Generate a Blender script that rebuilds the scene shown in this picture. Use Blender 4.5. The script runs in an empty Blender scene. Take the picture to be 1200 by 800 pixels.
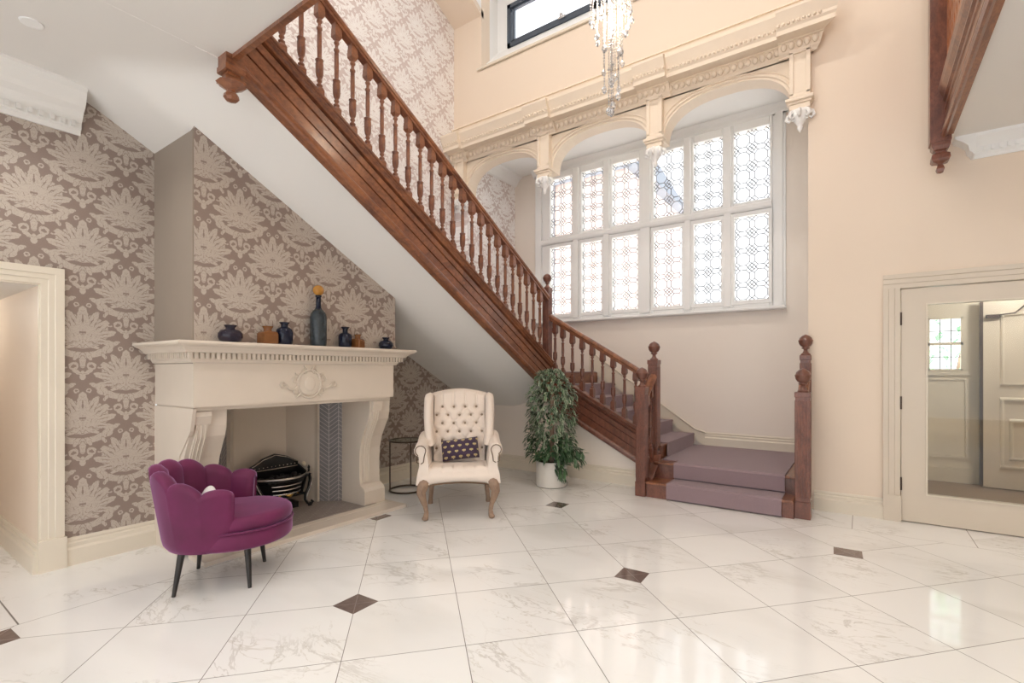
import bpy, math, random
from mathutils import Vector, Matrix, noise
random.seed(7)
S = bpy.context.scene
COL = S.collection
PI = math.pi
R = math.radians

# ------------------------------------------------------------------ materials
def newmat(name):
    m = bpy.data.materials.new(name); m.use_nodes = True
    nt = m.node_tree
    b = nt.nodes['Principled BSDF']
    return m, nt, b
def N(nt, typ, **kw):
    n = nt.nodes.new(typ)
    for k, v in kw.items():
        setattr(n, k, v)
    return n
def setin(nt, n, i, v):
    if isinstance(v, bpy.types.NodeSocket): nt.links.new(v, n.inputs[i])
    else: n.inputs[i].default_value = v
def MA(nt, op, a, b=None, c=None, clamp=False):
    n = N(nt, 'ShaderNodeMath', operation=op, use_clamp=clamp)
    setin(nt, n, 0, a)
    if b is not None: setin(nt, n, 1, b)
    if c is not None: setin(nt, n, 2, c)
    return n.outputs[0]
def MIX(nt, f, a, b):
    n = N(nt, 'ShaderNodeMix', data_type='RGBA')
    setin(nt, n, 0, f)
    for i, v in ((6, a), (7, b)):
        setin(nt, n, i, v if isinstance(v, bpy.types.NodeSocket) else (*v[:3], 1))
    return n.outputs[2]
def SS(nt, x, lo, hi, a=0.0, b=1.0):
    n = N(nt, 'ShaderNodeMapRange', interpolation_type='SMOOTHSTEP')
    for i, v in enumerate((x, lo, hi, a, b)): setin(nt, n, i, v)
    return n.outputs[0]
def NOISE(nt, vec, scale, detail=3, rough=.5, dist=0.0):
    n = N(nt, 'ShaderNodeTexNoise')
    if vec is not None: nt.links.new(vec, n.inputs['Vector'])
    n.inputs['Scale'].default_value = scale; n.inputs['Detail'].default_value = detail
    n.inputs['Roughness'].default_value = rough; n.inputs['Distortion'].default_value = dist
    return n.outputs[0]
def POS(nt):
    return N(nt, 'ShaderNodeNewGeometry').outputs['Position']
def OBJC(nt):
    return N(nt, 'ShaderNodeTexCoord').outputs['Object']
def BUMP(nt, b, h, strength=.3, dist=.01):
    n = N(nt, 'ShaderNodeBump'); n.inputs['Strength'].default_value = strength
    n.inputs['Distance'].default_value = dist
    nt.links.new(h, n.inputs['Height']); nt.links.new(n.outputs[0], b.inputs['Normal'])
def plain(name, col, rough=.5, metal=0.0, var=.04, scale=6, bump=0.0, coat=0, sheen=0, spec=None, detail=3):
    m, nt, b = newmat(name)
    b.inputs['Roughness'].default_value = rough; b.inputs['Metallic'].default_value = metal
    nz = NOISE(nt, OBJC(nt), scale, detail)
    c1 = tuple(min(1, c*(1+var)) for c in col); c2 = tuple(c*(1-var) for c in col)
    nt.links.new(MIX(nt, nz, c2, c1), b.inputs['Base Color'])
    if bump: BUMP(nt, b, NOISE(nt, OBJC(nt), scale*8, 4), bump, .004)
    if coat: b.inputs['Coat Weight'].default_value = coat; b.inputs['Coat Roughness'].default_value = .08
    if sheen: b.inputs['Sheen Weight'].default_value = sheen; b.inputs['Sheen Roughness'].default_value = .35
    if spec is not None: b.inputs['Specular IOR Level'].default_value = spec
    return m
def wood(name, dark, light, rough=.32):
    m, nt, b = newmat(name)
    mp = N(nt, 'ShaderNodeMapping'); nt.links.new(OBJC(nt), mp.inputs[0]); mp.inputs['Scale'].default_value = (3, 1.2, 1.5)
    n1 = NOISE(nt, mp.outputs[0], 3, 6, .65, 1.2)
    n2 = NOISE(nt, mp.outputs[0], 26, 4, .6, .4)
    f = MA(nt, 'ADD', MA(nt, 'MULTIPLY', n1, .65), MA(nt, 'MULTIPLY', n2, .35))
    nt.links.new(MIX(nt, SS(nt, f, .3, .7), dark, light), b.inputs['Base Color'])
    b.inputs['Roughness'].default_value = rough
    b.inputs['Coat Weight'].default_value = .35; b.inputs['Coat Roughness'].default_value = .18
    BUMP(nt, b, n2, .12, .003)
    return m
def glass(name, col=(1, 1, 1), rough=0.0, opacity=.12):
    # thin pane: mostly transparent with a mirror share
    m, nt, b = newmat(name); nt.nodes.remove(b)
    out = nt.nodes['Material Output']
    t = N(nt, 'ShaderNodeBsdfTransparent'); t.inputs[0].default_value = (*col, 1)
    g = N(nt, 'ShaderNodeBsdfGlossy'); g.inputs['Roughness'].default_value = .02
    fr = N(nt, 'ShaderNodeFresnel'); fr.inputs[0].default_value = 1.45
    mx = N(nt, 'ShaderNodeMixShader')
    ge = N(nt, 'ShaderNodeNewGeometry')          # the far side of the pane adds no second mirror
    front = MA(nt, 'SUBTRACT', 1, ge.outputs['Backfacing'])
    nt.links.new(MA(nt, 'MULTIPLY', MA(nt, 'ADD', MA(nt, 'MULTIPLY', fr.outputs[0], .9), MA(nt, 'MULTIPLY', NOISE(nt, OBJC(nt), 3), .02)), front), mx.inputs[0])
    nt.links.new(t.outputs[0], mx.inputs[1]); nt.links.new(g.outputs[0], mx.inputs[2]); nt.links.new(mx.outputs[0], out.inputs[0])
    return m
def emis(name, col, st):
    m, nt, b = newmat(name)
    b.inputs['Base Color'].default_value = (*col, 1)
    b.inputs['Emission Color'].default_value = (*col, 1); b.inputs['Emission Strength'].default_value = st
    return m

def damask(name, axis, ground=(.27, .205, .175), motif=(.50, .435, .375), scl=1.0, metal=.0):
    """wallpaper; axis: horizontal world axis of the wall (0 = x, 1 = y)"""
    m, nt, b = newmat(name)
    sp = N(nt, 'ShaderNodeSeparateXYZ'); nt.links.new(POS(nt), sp.inputs[0])
    CW, CH = .255*scl, .315*scl                 # half cell
    U = MA(nt, 'ADD', sp.outputs[axis], 20.06); V = MA(nt, 'ADD', sp.outputs[2], 20.10)
    def wrap(s, off, half):
        s = MA(nt, 'ADD', s, off)
        return MA(nt, 'SUBTRACT', MA(nt, 'MODULO', s, 2*half), half)
    u1, v1 = wrap(U, 0, CW), wrap(V, 0, CH)
    u2, v2 = wrap(U, CW, CW), wrap(V, CH, CH)
    def met(u, v): return MA(nt, 'ADD', MA(nt, 'DIVIDE', MA(nt, 'ABSOLUTE', u), CW), MA(nt, 'DIVIDE', MA(nt, 'ABSOLUTE', v), CH))
    pick = MA(nt, 'LESS_THAN', met(u2, v2), met(u1, v1))
    def sel(a, c):
        return MA(nt, 'ADD', MA(nt, 'MULTIPLY', pick, MA(nt, 'SUBTRACT', c, a)), a)
    au = MA(nt, 'MULTIPLY', MA(nt, 'ABSOLUTE', sel(u1, u2)), 100/scl)   # centimetres, mirrored
    v = MA(nt, 'MULTIPLY', sel(v1, v2), 100/scl)
    cb = N(nt, 'ShaderNodeCombineXYZ'); nt.links.new(au, cb.inputs[0]); nt.links.new(v, cb.inputs[1])
    # mirrored warp gives the leaves their lobed edges
    nn = N(nt, 'ShaderNodeTexNoise'); nt.links.new(cb.outputs[0], nn.inputs['Vector'])
    nn.inputs['Scale'].default_value = .42; nn.inputs['Detail'].default_value = 2.5
    vm = N(nt, 'ShaderNodeVectorMath', operation='MULTIPLY_ADD')
    nt.links.new(nn.outputs['Color'], vm.inputs[0]); vm.inputs[1].default_value = (2.2, 2.2, 0); 
    va = N(nt, 'ShaderNodeVectorMath', operation='SUBTRACT'); nt.links.new(cb.outputs[0], va.inputs[0]); va.inputs[1].default_value = (1.1, 1.1, 0)
    nt.links.new(va.outputs[0], vm.inputs[2])
    P = vm.outputs[0]
    def ell(cx, cy, ang, a, bb):
        mp = N(nt, 'ShaderNodeMapping', vector_type='TEXTURE'); nt.links.new(P, mp.inputs[0])
        mp.inputs['Location'].default_value = (cx, cy, 0); mp.inputs['Rotation'].default_value = (0, 0, R(ang))
        mp.inputs['Scale'].default_value = (a, bb, 1)
        # pointed leaf: |x|^1.0 shaped by length, vein along the axis
        l = N(nt, 'ShaderNodeVectorMath', operation='LENGTH'); nt.links.new(mp.outputs[0], l.inputs[0])
        return l.outputs['Value'], mp.outputs[0]
    leaves = [(0, 14.5, 90, 9.8, 3.2), (5.2, 12.8, 64, 8.8, 2.5), (9.4, 8.8, 42, 8.2, 2.6), (12.0, 3.6, 16, 7.8, 2.5),
              (11.2, -2.0, -10, 7.0, 2.2), (3.2, 3.4, 66, 5.2, 1.8), (6.2, .2, 22, 4.8, 1.7), (0, -1.6, 90, 4.6, 1.6),
              (5.0, -4.8, -28, 5.0, 1.7)]
    low = [(0, -17.6, 90, 4.4, 1.8), (0, -27.0, 90, 3.6, 1.7), (3.6, -24.2, 40, 3.6, 1.3), (3.2, -12.6, -62, 3.6, 1.5), (18.6, -3.2, 30, 3.4, 1.5), (16.0, -7.6, 62, 3.2, 1.4), (12.2, -12.6, -60, 2.6, 1.2)]
    cur = None; vein = None
    for k, (cx, cy, an, a, bb) in enumerate(leaves):
        L, loc = ell(cx, cy, an, a, bb)
        cur = L if cur is None else MA(nt, 'MINIMUM', cur, L)
        s2 = N(nt, 'ShaderNodeSeparateXYZ'); nt.links.new(loc, s2.inputs[0])
        if k in (0, 1, 2, 3, 4, 7):
            w = MA(nt, 'ADD', MA(nt, 'ABSOLUTE', s2.outputs[1]), MA(nt, 'MULTIPLY', MA(nt, 'ABSOLUTE', s2.outputs[0]), .35))
            w = MA(nt, 'ADD', w, MA(nt, 'MULTIPLY', MA(nt, 'GREATER_THAN', L, .9), 9))
            vein = w if vein is None else MA(nt, 'MINIMUM', vein, w)
    A, _ = ell(0, 5.2, 0, 15.0, 12.6)
    body = MA(nt, 'MAXIMUM', SS(nt, cur, .96, 1.04, 1, 0), SS(nt, A, .97, 1.01, 1, 0))
    outl = SS(nt, MA(nt, 'ABSOLUTE', MA(nt, 'SUBTRACT', cur, 1.03)), .045, .085, 0, 1)
    cres, _ = ell(0, 5.6, 0, 20.4, 18.6)
    cr = SS(nt, MA(nt, 'ABSOLUTE', MA(nt, 'SUBTRACT', cres, .97)), .115, .13, 1, 0)
    cr = MA(nt, 'MULTIPLY', cr, MA(nt, 'LESS_THAN', v, -1.5))
    lw = None
    for (cx, cy, an, a, bb) in low:
        L, _ = ell(cx, cy, an, a, bb); lw = L if lw is None else MA(nt, 'MINIMUM', lw, L)
    cr = MA(nt, 'MULTIPLY', cr, SS(nt, MA(nt, 'ABSOLUTE', MA(nt, 'SUBTRACT', lw, 1.06)), .05, .10, 0, 1))
    cr = MA(nt, 'MAXIMUM', cr, SS(nt, lw, .95, 1.03, 1, 0))
    ring = None
    for cx, cy, r in ((5.0, -20.2, 2.7), (15.6, 11.2, 1.9), (3.4, 24.6, 1.5)):
        L, _ = ell(cx, cy, 0, r, r)
        q = MA(nt, 'ABSOLUTE', MA(nt, 'SUBTRACT', L, .78))
        ring = q if ring is None else MA(nt, 'MINIMUM', ring, q)
    rg = SS(nt, ring, .24, .32, 1, 0)
    veins = MA(nt, 'SUBTRACT', 1, SS(nt, vein, .13, .2, 1, 0))
    fine = NOISE(nt, cb.outputs[0], .55, 1.5, .5, 1.0)            # dark inner lines, mirrored too
    fl = SS(nt, MA(nt, 'ABSOLUTE', MA(nt, 'SUBTRACT', fine, .5)), .010, .024, 0, 1)
    palm = MA(nt, 'MULTIPLY', MA(nt, 'MULTIPLY', body, outl), veins)
    mask = MA(nt, 'MULTIPLY', MA(nt, 'MAXIMUM', MA(nt, 'MAXIMUM', palm, cr), rg), MA(nt, 'ADD', MA(nt, 'MULTIPLY', fl, .6), .4))
    cl = NOISE(nt, POS(nt), 160, 2)
    g2 = MIX(nt, cl, tuple(c*.93 for c in ground), tuple(c*1.07 for c in ground))
    m2 = MIX(nt, cl, tuple(c*.95 for c in motif), tuple(c*1.05 for c in motif))
    nt.links.new(MIX(nt, mask, g2, m2), b.inputs['Base Color'])
    b.inputs['Roughness'].default_value = .45
    nt.links.new(MA(nt, 'MULTIPLY', mask, metal), b.inputs['Metallic'])
    BUMP(nt, b, mask, .15, .002)
    return m

MT = {}
MT['stone'] = plain('painted_stone', (.70, .62, .53), .42, var=.03, bump=.05)
MT['trim'] = plain('cream_gloss_paint', (.74, .67, .56), .32, var=.02)
MT['door'] = plain('door_paint', (.66, .58, .48), .35, var=.02)
MT['white'] = plain('white_paint', (.90, .90, .89), .5, var=.015)
MT['ceiling'] = plain('ceiling_paint', (.80, .78, .75), .7, var=.015, scale=1)
MT['wall'] = plain('cream_wall_paint', (.80, .68, .56), .6, var=.02, scale=1.5)
MT['wall2'] = plain('lightened_wall_paint', (.86, .78, .70), .6, var=.02, scale=1.5)  # paler cream, carries the window bay's daylight in its colour
MT['plaster'] = plain('cream_plaster', (.84, .73, .60), .55, var=.03, scale=10, bump=.12)
MT['wood'] = wood('mahogany', (.105, .032, .018), (.33, .125, .052))
MT['wood_red'] = wood('red_mahogany', (.095, .033, .022), (.235, .085, .050))
MT['wood_or'] = wood('orange_wood', (.25, .07, .02), (.50, .18, .06), .4)
MT['dark'] = plain('dark_brown', (.03, .018, .012), .6)  # very dark brown, used for the foot of the plant pot
MT['velvet'] = plain('purple_velvet', (.125, .009, .060), .7, var=.5, scale=5, sheen=.6)
MT['velvet'].node_tree.nodes['Principled BSDF'].inputs['Sheen Tint'].default_value = (.80, .50, .95, 1)
MT['black'] = plain('black_wood', (.018, .015, .014), .35)
MT['linen'] = plain('cream_linen', (.83, .73, .645), .8, var=.03, bump=.1, sheen=.2)
MT['button'] = plain('taupe_button', (.34, .26, .19), .6)
MT['stud'] = plain('dark_studs', (.16, .10, .06), .4, metal=.6)
MT['legwood'] = plain('limed_wood', (.30, .20, .14), .55, var=.3, scale=30, bump=.2)
MT['iron'] = plain('black_iron', (.012, .012, .013), .28, metal=.3)
MT['steel'] = plain('polished_steel', (.6, .58, .56), .25, metal=1)
MT['brass'] = plain('brass', (.65, .42, .12), .3, metal=1)
MT['bronze'] = plain('dark_bronze', (.10, .075, .06), .3, metal=.9)
MT['chrome'] = plain('chrome', (.75, .75, .76), .12, metal=1)
MT['coal'] = plain('coal', (.012, .012, .012), .6, var=.6, scale=40, bump=.5)
MT['ivory'] = plain('ivory_knob', (.70, .60, .46), .4)
MT['pot'] = plain('white_pot_glaze', (.78, .75, .70), .35, var=.02)
MT['soil'] = plain('soil', (.04, .025, .015), .9)
MT['leadcame'] = plain('lead_came', (.30, .30, .31), .5, metal=.3)
MT['greyframe'] = plain('dark_grey_frame', (.07, .09, .12), .4)
MT['glass'] = glass('window_glass')
MT['doorglass'] = glass('door_glass', (.95, .96, .94))
MT['tableglass'] = glass('table_glass', (.82, .9, .88))
MT['lamp'] = emis('downlight_lens', (1, .93, .82), 14)
MT['bulb'] = emis('chandelier_bulb', (1, .84, .62), 3)
MT['brick_out'] = plain('pink_brick', (.62, .36, .31), .8, var=.1, scale=3)
MT['slate'] = plain('slate', (.25, .28, .33), .7)
MT['carpet'] = plain('mauve_carpet', (.285, .205, .225), .95, var=.10, scale=120, bump=.35, sheen=.25)
MT['mat'] = plain('brown_coir_mat', (.30, .22, .16), .95, var=.45, scale=110, bump=.4)
MT['grey_brick'] = plain('outside_paving', (.80, .78, .75), .9)

def leafmat():
    m, nt, b = newmat('variegated_leaf')
    at = N(nt, 'ShaderNodeAttribute', attribute_name='leafc')
    sp = N(nt, 'ShaderNodeSeparateColor'); nt.links.new(at.outputs['Color'], sp.inputs[0])
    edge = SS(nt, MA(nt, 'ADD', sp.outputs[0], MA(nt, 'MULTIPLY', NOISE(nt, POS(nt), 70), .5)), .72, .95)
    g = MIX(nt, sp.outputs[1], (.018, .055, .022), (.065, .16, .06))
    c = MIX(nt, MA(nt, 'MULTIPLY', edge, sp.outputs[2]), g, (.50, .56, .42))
    nt.links.new(c, b.inputs['Base Color']); b.inputs['Roughness'].default_value = .38
    return m
MT['leaf'] = leafmat()

def colorglass(name, col, dark=.3):
    m, nt, b = newmat(name)
    n = NOISE(nt, OBJC(nt), 25, 3)
    nt.links.new(MIX(nt, n, tuple(c*dark for c in col), col), b.inputs['Base Color'])
    b.inputs['Roughness'].default_value = .12; b.inputs['Transmission Weight'].default_value = .35
    b.inputs['IOR'].default_value = 1.4
    BUMP(nt, b, NOISE(nt, OBJC(nt), 90, 2), .15, .002)
    return m
MT['g_blue'] = colorglass('navy_glass', (.022, .028, .065))
MT['g_plum'] = colorglass('plum_glass', (.045, .032, .06))
MT['g_amber'] = colorglass('amber_glass', (.42, .17, .06), .5)
MT['g_grey'] = colorglass('smoky_glass', (.085, .105, .12))
MT['g_yel'] = colorglass('yellow_glass', (.75, .36, .07), .7)
def crystal():
    m, nt, b = newmat('crystal')
    n = NOISE(nt, OBJC(nt), 40, 1)
    nt.links.new(MIX(nt, n, (.88, .9, .94), (1, 1, 1)), b.inputs['Base Color'])
    b.inputs['Roughness'].default_value = .03; b.inputs['Transmission Weight'].default_value = .85; b.inputs['IOR'].default_value = 1.5
    return m
MT['crystal'] = crystal()

def floor_mat():
    m, nt, b = newmat('marble_tiles')
    T = .5979; a = R(47.5)
    p = POS(nt)
    sp = N(nt, 'ShaderNodeSeparateXYZ'); nt.links.new(p, sp.inputs[0])
    x = MA(nt, 'ADD', sp.outputs[0], 2.512); y = MA(nt, 'SUBTRACT', sp.outputs[1], 1.831)
    def lin(cx, cy): return MA(nt, 'DIVIDE', MA(nt, 'ADD', MA(nt, 'MULTIPLY', x, cx), MA(nt, 'MULTIPLY', y, cy)), T)
    e2 = lin(math.cos(a), math.sin(a)); e1 = lin(-math.sin(a), math.cos(a))
    def edge(e): return MA(nt, 'MULTIPLY', MA(nt, 'SUBTRACT', .5, MA(nt, 'ABSOLUTE', MA(nt, 'SUBTRACT', MA(nt, 'FRACT', e), .5))), T)
    d = MA(nt, 'MINIMUM', edge(e1), edge(e2))
    # border strips: along the door wall, along the left wall
    by = MA(nt, 'SUBTRACT', 5.17, sp.outputs[1]); bx = MA(nt, 'ADD', sp.outputs[0], 3.84)
    inside = MA(nt, 'MINIMUM', by, bx)
    inb = MA(nt, 'LESS_THAN', inside, 0)
    sx = edge(MA(nt, 'DIVIDE', MA(nt, 'ADD', x, .05), .83*T/.5979)); sy = edge(MA(nt, 'DIVIDE', y, 1.2*T/.5979))
    seam = MIX(nt, MA(nt, 'LESS_THAN', by, 0), (0, 0, 0), (1, 1, 1))
    isby = MA(nt, 'LESS_THAN', by, 0)
    sd = MA(nt, 'ADD', MA(nt, 'MULTIPLY', isby, sx), MA(nt, 'MULTIPLY', MA(nt, 'SUBTRACT', 1, isby), sy))
    dd = MA(nt, 'ADD', MA(nt, 'MULTIPLY', inb, sd), MA(nt, 'MULTIPLY', MA(nt, 'SUBTRACT', 1, inb), d))
    dd = MA(nt, 'MINIMUM', dd, MA(nt, 'ABSOLUTE', inside))
    grout = SS(nt, dd, .0012, .0028, 1, 0)
    # insets at every third crossing
    def tri(e): 
        q = MA(nt, 'FRACT', MA(nt, 'ADD', MA(nt, 'DIVIDE', e, 3), 100.5))
        return MA(nt, 'MULTIPLY', MA(nt, 'ABSOLUTE', MA(nt, 'SUBTRACT', q, .5)), 3*T)
    man = MA(nt, 'ADD', tri(e1), tri(e2))
    ins = MA(nt, 'MULTIPLY', SS(nt, man, .131, .133, 1, 0), MA(nt, 'SUBTRACT', 1, inb))
    # veins, offset tile by tile
    cb = N(nt, 'ShaderNodeCombineXYZ')
    nt.links.new(MA(nt, 'FLOOR', e1), cb.inputs[0]); nt.links.new(MA(nt, 'FLOOR', e2), cb.inputs[1])
    wn = N(nt, 'ShaderNodeTexWhiteNoise'); nt.links.new(cb.outputs[0], wn.inputs[0])
    off = N(nt, 'ShaderNodeVectorMath', operation='MULTIPLY_ADD')
    nt.links.new(wn.outputs['Color'], off.inputs[0]); off.inputs[1].default_value = (9, 9, 9); nt.links.new(p, off.inputs[2])
    vrot = N(nt, 'ShaderNodeMapping'); nt.links.new(off.outputs[0], vrot.inputs[0])
    vrot.inputs['Rotation'].default_value = (0, 0, R(-20)); vrot.inputs['Scale'].default_value = (.8, 1.9, 1)
    v1 = NOISE(nt, vrot.outputs[0], 1.25, 6, .62, 1.0)
    vein = SS(nt, MA(nt, 'ABSOLUTE', MA(nt, 'SUBTRACT', v1, .47)), .0, .020, 1, 0)
    v2 = NOISE(nt, vrot.outputs[0], 2.6, 5, .6, .8)
    msk = SS(nt, NOISE(nt, off.outputs[0], 1.3, 2), .47, .64)
    vein2 = SS(nt, MA(nt, 'ABSOLUTE', MA(nt, 'SUBTRACT', v2, .52)), .0, .012, 1, 0)
    cloud = SS(nt, NOISE(nt, vrot.outputs[0], 1.1, 3), .5, .72)
    base = MIX(nt, cloud, (.875, .868, .855), (.80, .79, .77))
    base = MIX(nt, MA(nt, 'MULTIPLY', MA(nt, 'MULTIPLY', vein, msk), .42), base, (.45, .42, .38))
    base = MIX(nt, MA(nt, 'MULTIPLY', MA(nt, 'MULTIPLY', vein2, msk), .4), base, (.50, .46, .38))
    insc = MIX(nt, NOISE(nt, p, 30, 4), (.12, .085, .075), (.20, .15, .135))
    c = MIX(nt, grout, base, (.16, .145, .13))
    c = MIX(nt, ins, c, insc)
    nt.links.new(c, b.inputs['Base Color'])
    nt.links.new(MA(nt, 'ADD', MA(nt, 'MULTIPLY', grout, .5), .07), b.inputs['Roughness'])
    b.inputs['Coat Weight'].default_value = .3; b.inputs['Coat Roughness'].default_value = .04
    return m
MT['floor'] = floor_mat()

def hearth_mat():
    m, nt, b = newmat('ribbed_hearth_tiles')
    sp = N(nt, 'ShaderNodeSeparateXYZ'); nt.links.new(POS(nt), sp.inputs[0])
    def ed(s, per, off=0): return MA(nt, 'MULTIPLY', MA(nt, 'SUBTRACT', .5, MA(nt, 'ABSOLUTE', MA(nt, 'SUBTRACT', MA(nt, 'FRACT', MA(nt, 'DIVIDE', MA(nt, 'ADD', s, 20+off), per)), .5))), per)
    row = MA(nt, 'FLOOR', MA(nt, 'DIVIDE', MA(nt, 'ADD', sp.outputs[0], 20), .032))
    g = MA(nt, 'MINIMUM', ed(sp.outputs[0], .032), ed(MA(nt, 'ADD', sp.outputs[1], MA(nt, 'MULTIPLY', row, .037)), .15))
    gr = SS(nt, g, .0015, .0035, 1, 0)
    t = MIX(nt, NOISE(nt, POS(nt), 12, 3), (.16, .13, .115), (.27, .225, .20))
    nt.links.new(MIX(nt, gr, t, (.42, .37, .33)), b.inputs['Base Color']); b.inputs['Roughness'].default_value = .35
    return m
MT['hearth'] = hearth_mat()
def herring_mat():
    m, nt, b = newmat('grey_chevron_tiles')
    uv = N(nt, 'ShaderNodeUVMap'); sp = N(nt, 'ShaderNodeSeparateXYZ'); nt.links.new(uv.outputs[0], sp.inputs[0])
    W, Hh = .10, .045
    u = MA(nt, 'ADD', sp.outputs[0], 10*W); v = sp.outputs[1]
    fu = MA(nt, 'FRACT', MA(nt, 'DIVIDE', u, W*2))
    tri = MA(nt, 'MULTIPLY', MA(nt, 'ABSOLUTE', MA(nt, 'SUBTRACT', fu, .5)), 2*W)
    vv = MA(nt, 'SUBTRACT', MA(nt, 'ADD', v, 5), MA(nt, 'MULTIPLY', tri, .75))
    e1 = MA(nt, 'MULTIPLY', MA(nt, 'SUBTRACT', .5, MA(nt, 'ABSOLUTE', MA(nt, 'SUBTRACT', MA(nt, 'FRACT', MA(nt, 'DIVIDE', vv, Hh)), .5))), Hh)
    e2 = MA(nt, 'MULTIPLY', MA(nt, 'SUBTRACT', .5, MA(nt, 'ABSOLUTE', MA(nt, 'SUBTRACT', MA(nt, 'FRACT', MA(nt, 'DIVIDE', u, W)), .5))), W)
    gr = SS(nt, MA(nt, 'MINIMUM', e1, e2), .0015, .003, 1, 0)
    t = MIX(nt, NOISE(nt, POS(nt), 9, 2), (.15, .14, .145), (.24, .225, .23))
    nt.links.new(MIX(nt, gr, t, (.55, .50, .46)), b.inputs['Base Color']); b.inputs['Roughness'].default_value = .3
    return m
MT['chevron'] = herring_mat()
MT['damask_y'] = damask('damask_wallpaper', 1)
MT['damask_x'] = damask('damask_wallpaper_side', 0)
MT['daylit'] = damask('daylit_damask_wallpaper', 1, (.66, .575, .56), (.92, .905, .90), 1.0)  # the same damask paper made paler, window light put into its colours
def cushion_mat():
    m, nt, b = newmat('plum_bee_fabric')
    uv = N(nt, 'ShaderNodeUVMap'); sp = N(nt, 'ShaderNodeSeparateXYZ'); nt.links.new(uv.outputs[0], sp.inputs[0])
    u = MA(nt, 'MULTIPLY', sp.outputs[0], 5.0); v = MA(nt, 'MULTIPLY', sp.outputs[1], 4)
    row = MA(nt, 'FLOOR', v)
    us = MA(nt, 'ADD', u, MA(nt, 'MULTIPLY', MA(nt, 'MODULO', row, 2), .5))
    fx = MA(nt, 'ABSOLUTE', MA(nt, 'SUBTRACT', MA(nt, 'FRACT', us), .5)); fy = MA(nt, 'SUBTRACT', MA(nt, 'FRACT', v), .5)
    bodyd = MA(nt, 'ADD', MA(nt, 'POWER', MA(nt, 'DIVIDE', fx, .085), 2), MA(nt, 'POWER', MA(nt, 'DIVIDE', MA(nt, 'ABSOLUTE', MA(nt, 'ADD', fy, .05)), .26), 2))
    wing = MA(nt, 'ADD', MA(nt, 'POWER', MA(nt, 'DIVIDE', MA(nt, 'ABSOLUTE', MA(nt, 'SUBTRACT', fx, .15)), .10), 2), MA(nt, 'POWER', MA(nt, 'DIVIDE', MA(nt, 'ABSOLUTE', fy), .17), 2))
    mk = MA(nt, 'LESS_THAN', MA(nt, 'MINIMUM', bodyd, wing), 1)
    nt.links.new(MIX(nt, mk, (.040, .018, .050), (.52, .42, .20)), b.inputs['Base Color']); b.inputs['Roughness'].default_value = .7
    b.inputs['Sheen Weight'].default_value = .3
    return m
MT['bee'] = cushion_mat()
def brick_mat():
    m, nt, b = newmat('pale_pink_brickwork')
    t = N(nt, 'ShaderNodeTexBrick'); mp = N(nt, 'ShaderNodeMapping'); nt.links.new(POS(nt), mp.inputs[0]); mp.inputs['Rotation'].default_value = (R(90), 0, 0)
    nt.links.new(mp.outputs[0], t.inputs[0]); t.inputs['Scale'].default_value = 4
    t.inputs['Color1'].default_value = (.80, .62, .57, 1); t.inputs['Color2'].default_value = (.86, .70, .65, 1); t.inputs['Mortar'].default_value = (.9, .84, .8, 1)
    nt.links.new(t.outputs[0], b.inputs['Base Color']); b.inputs['Roughness'].default_value = .9
    return m
MT['brick'] = brick_mat()

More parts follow.
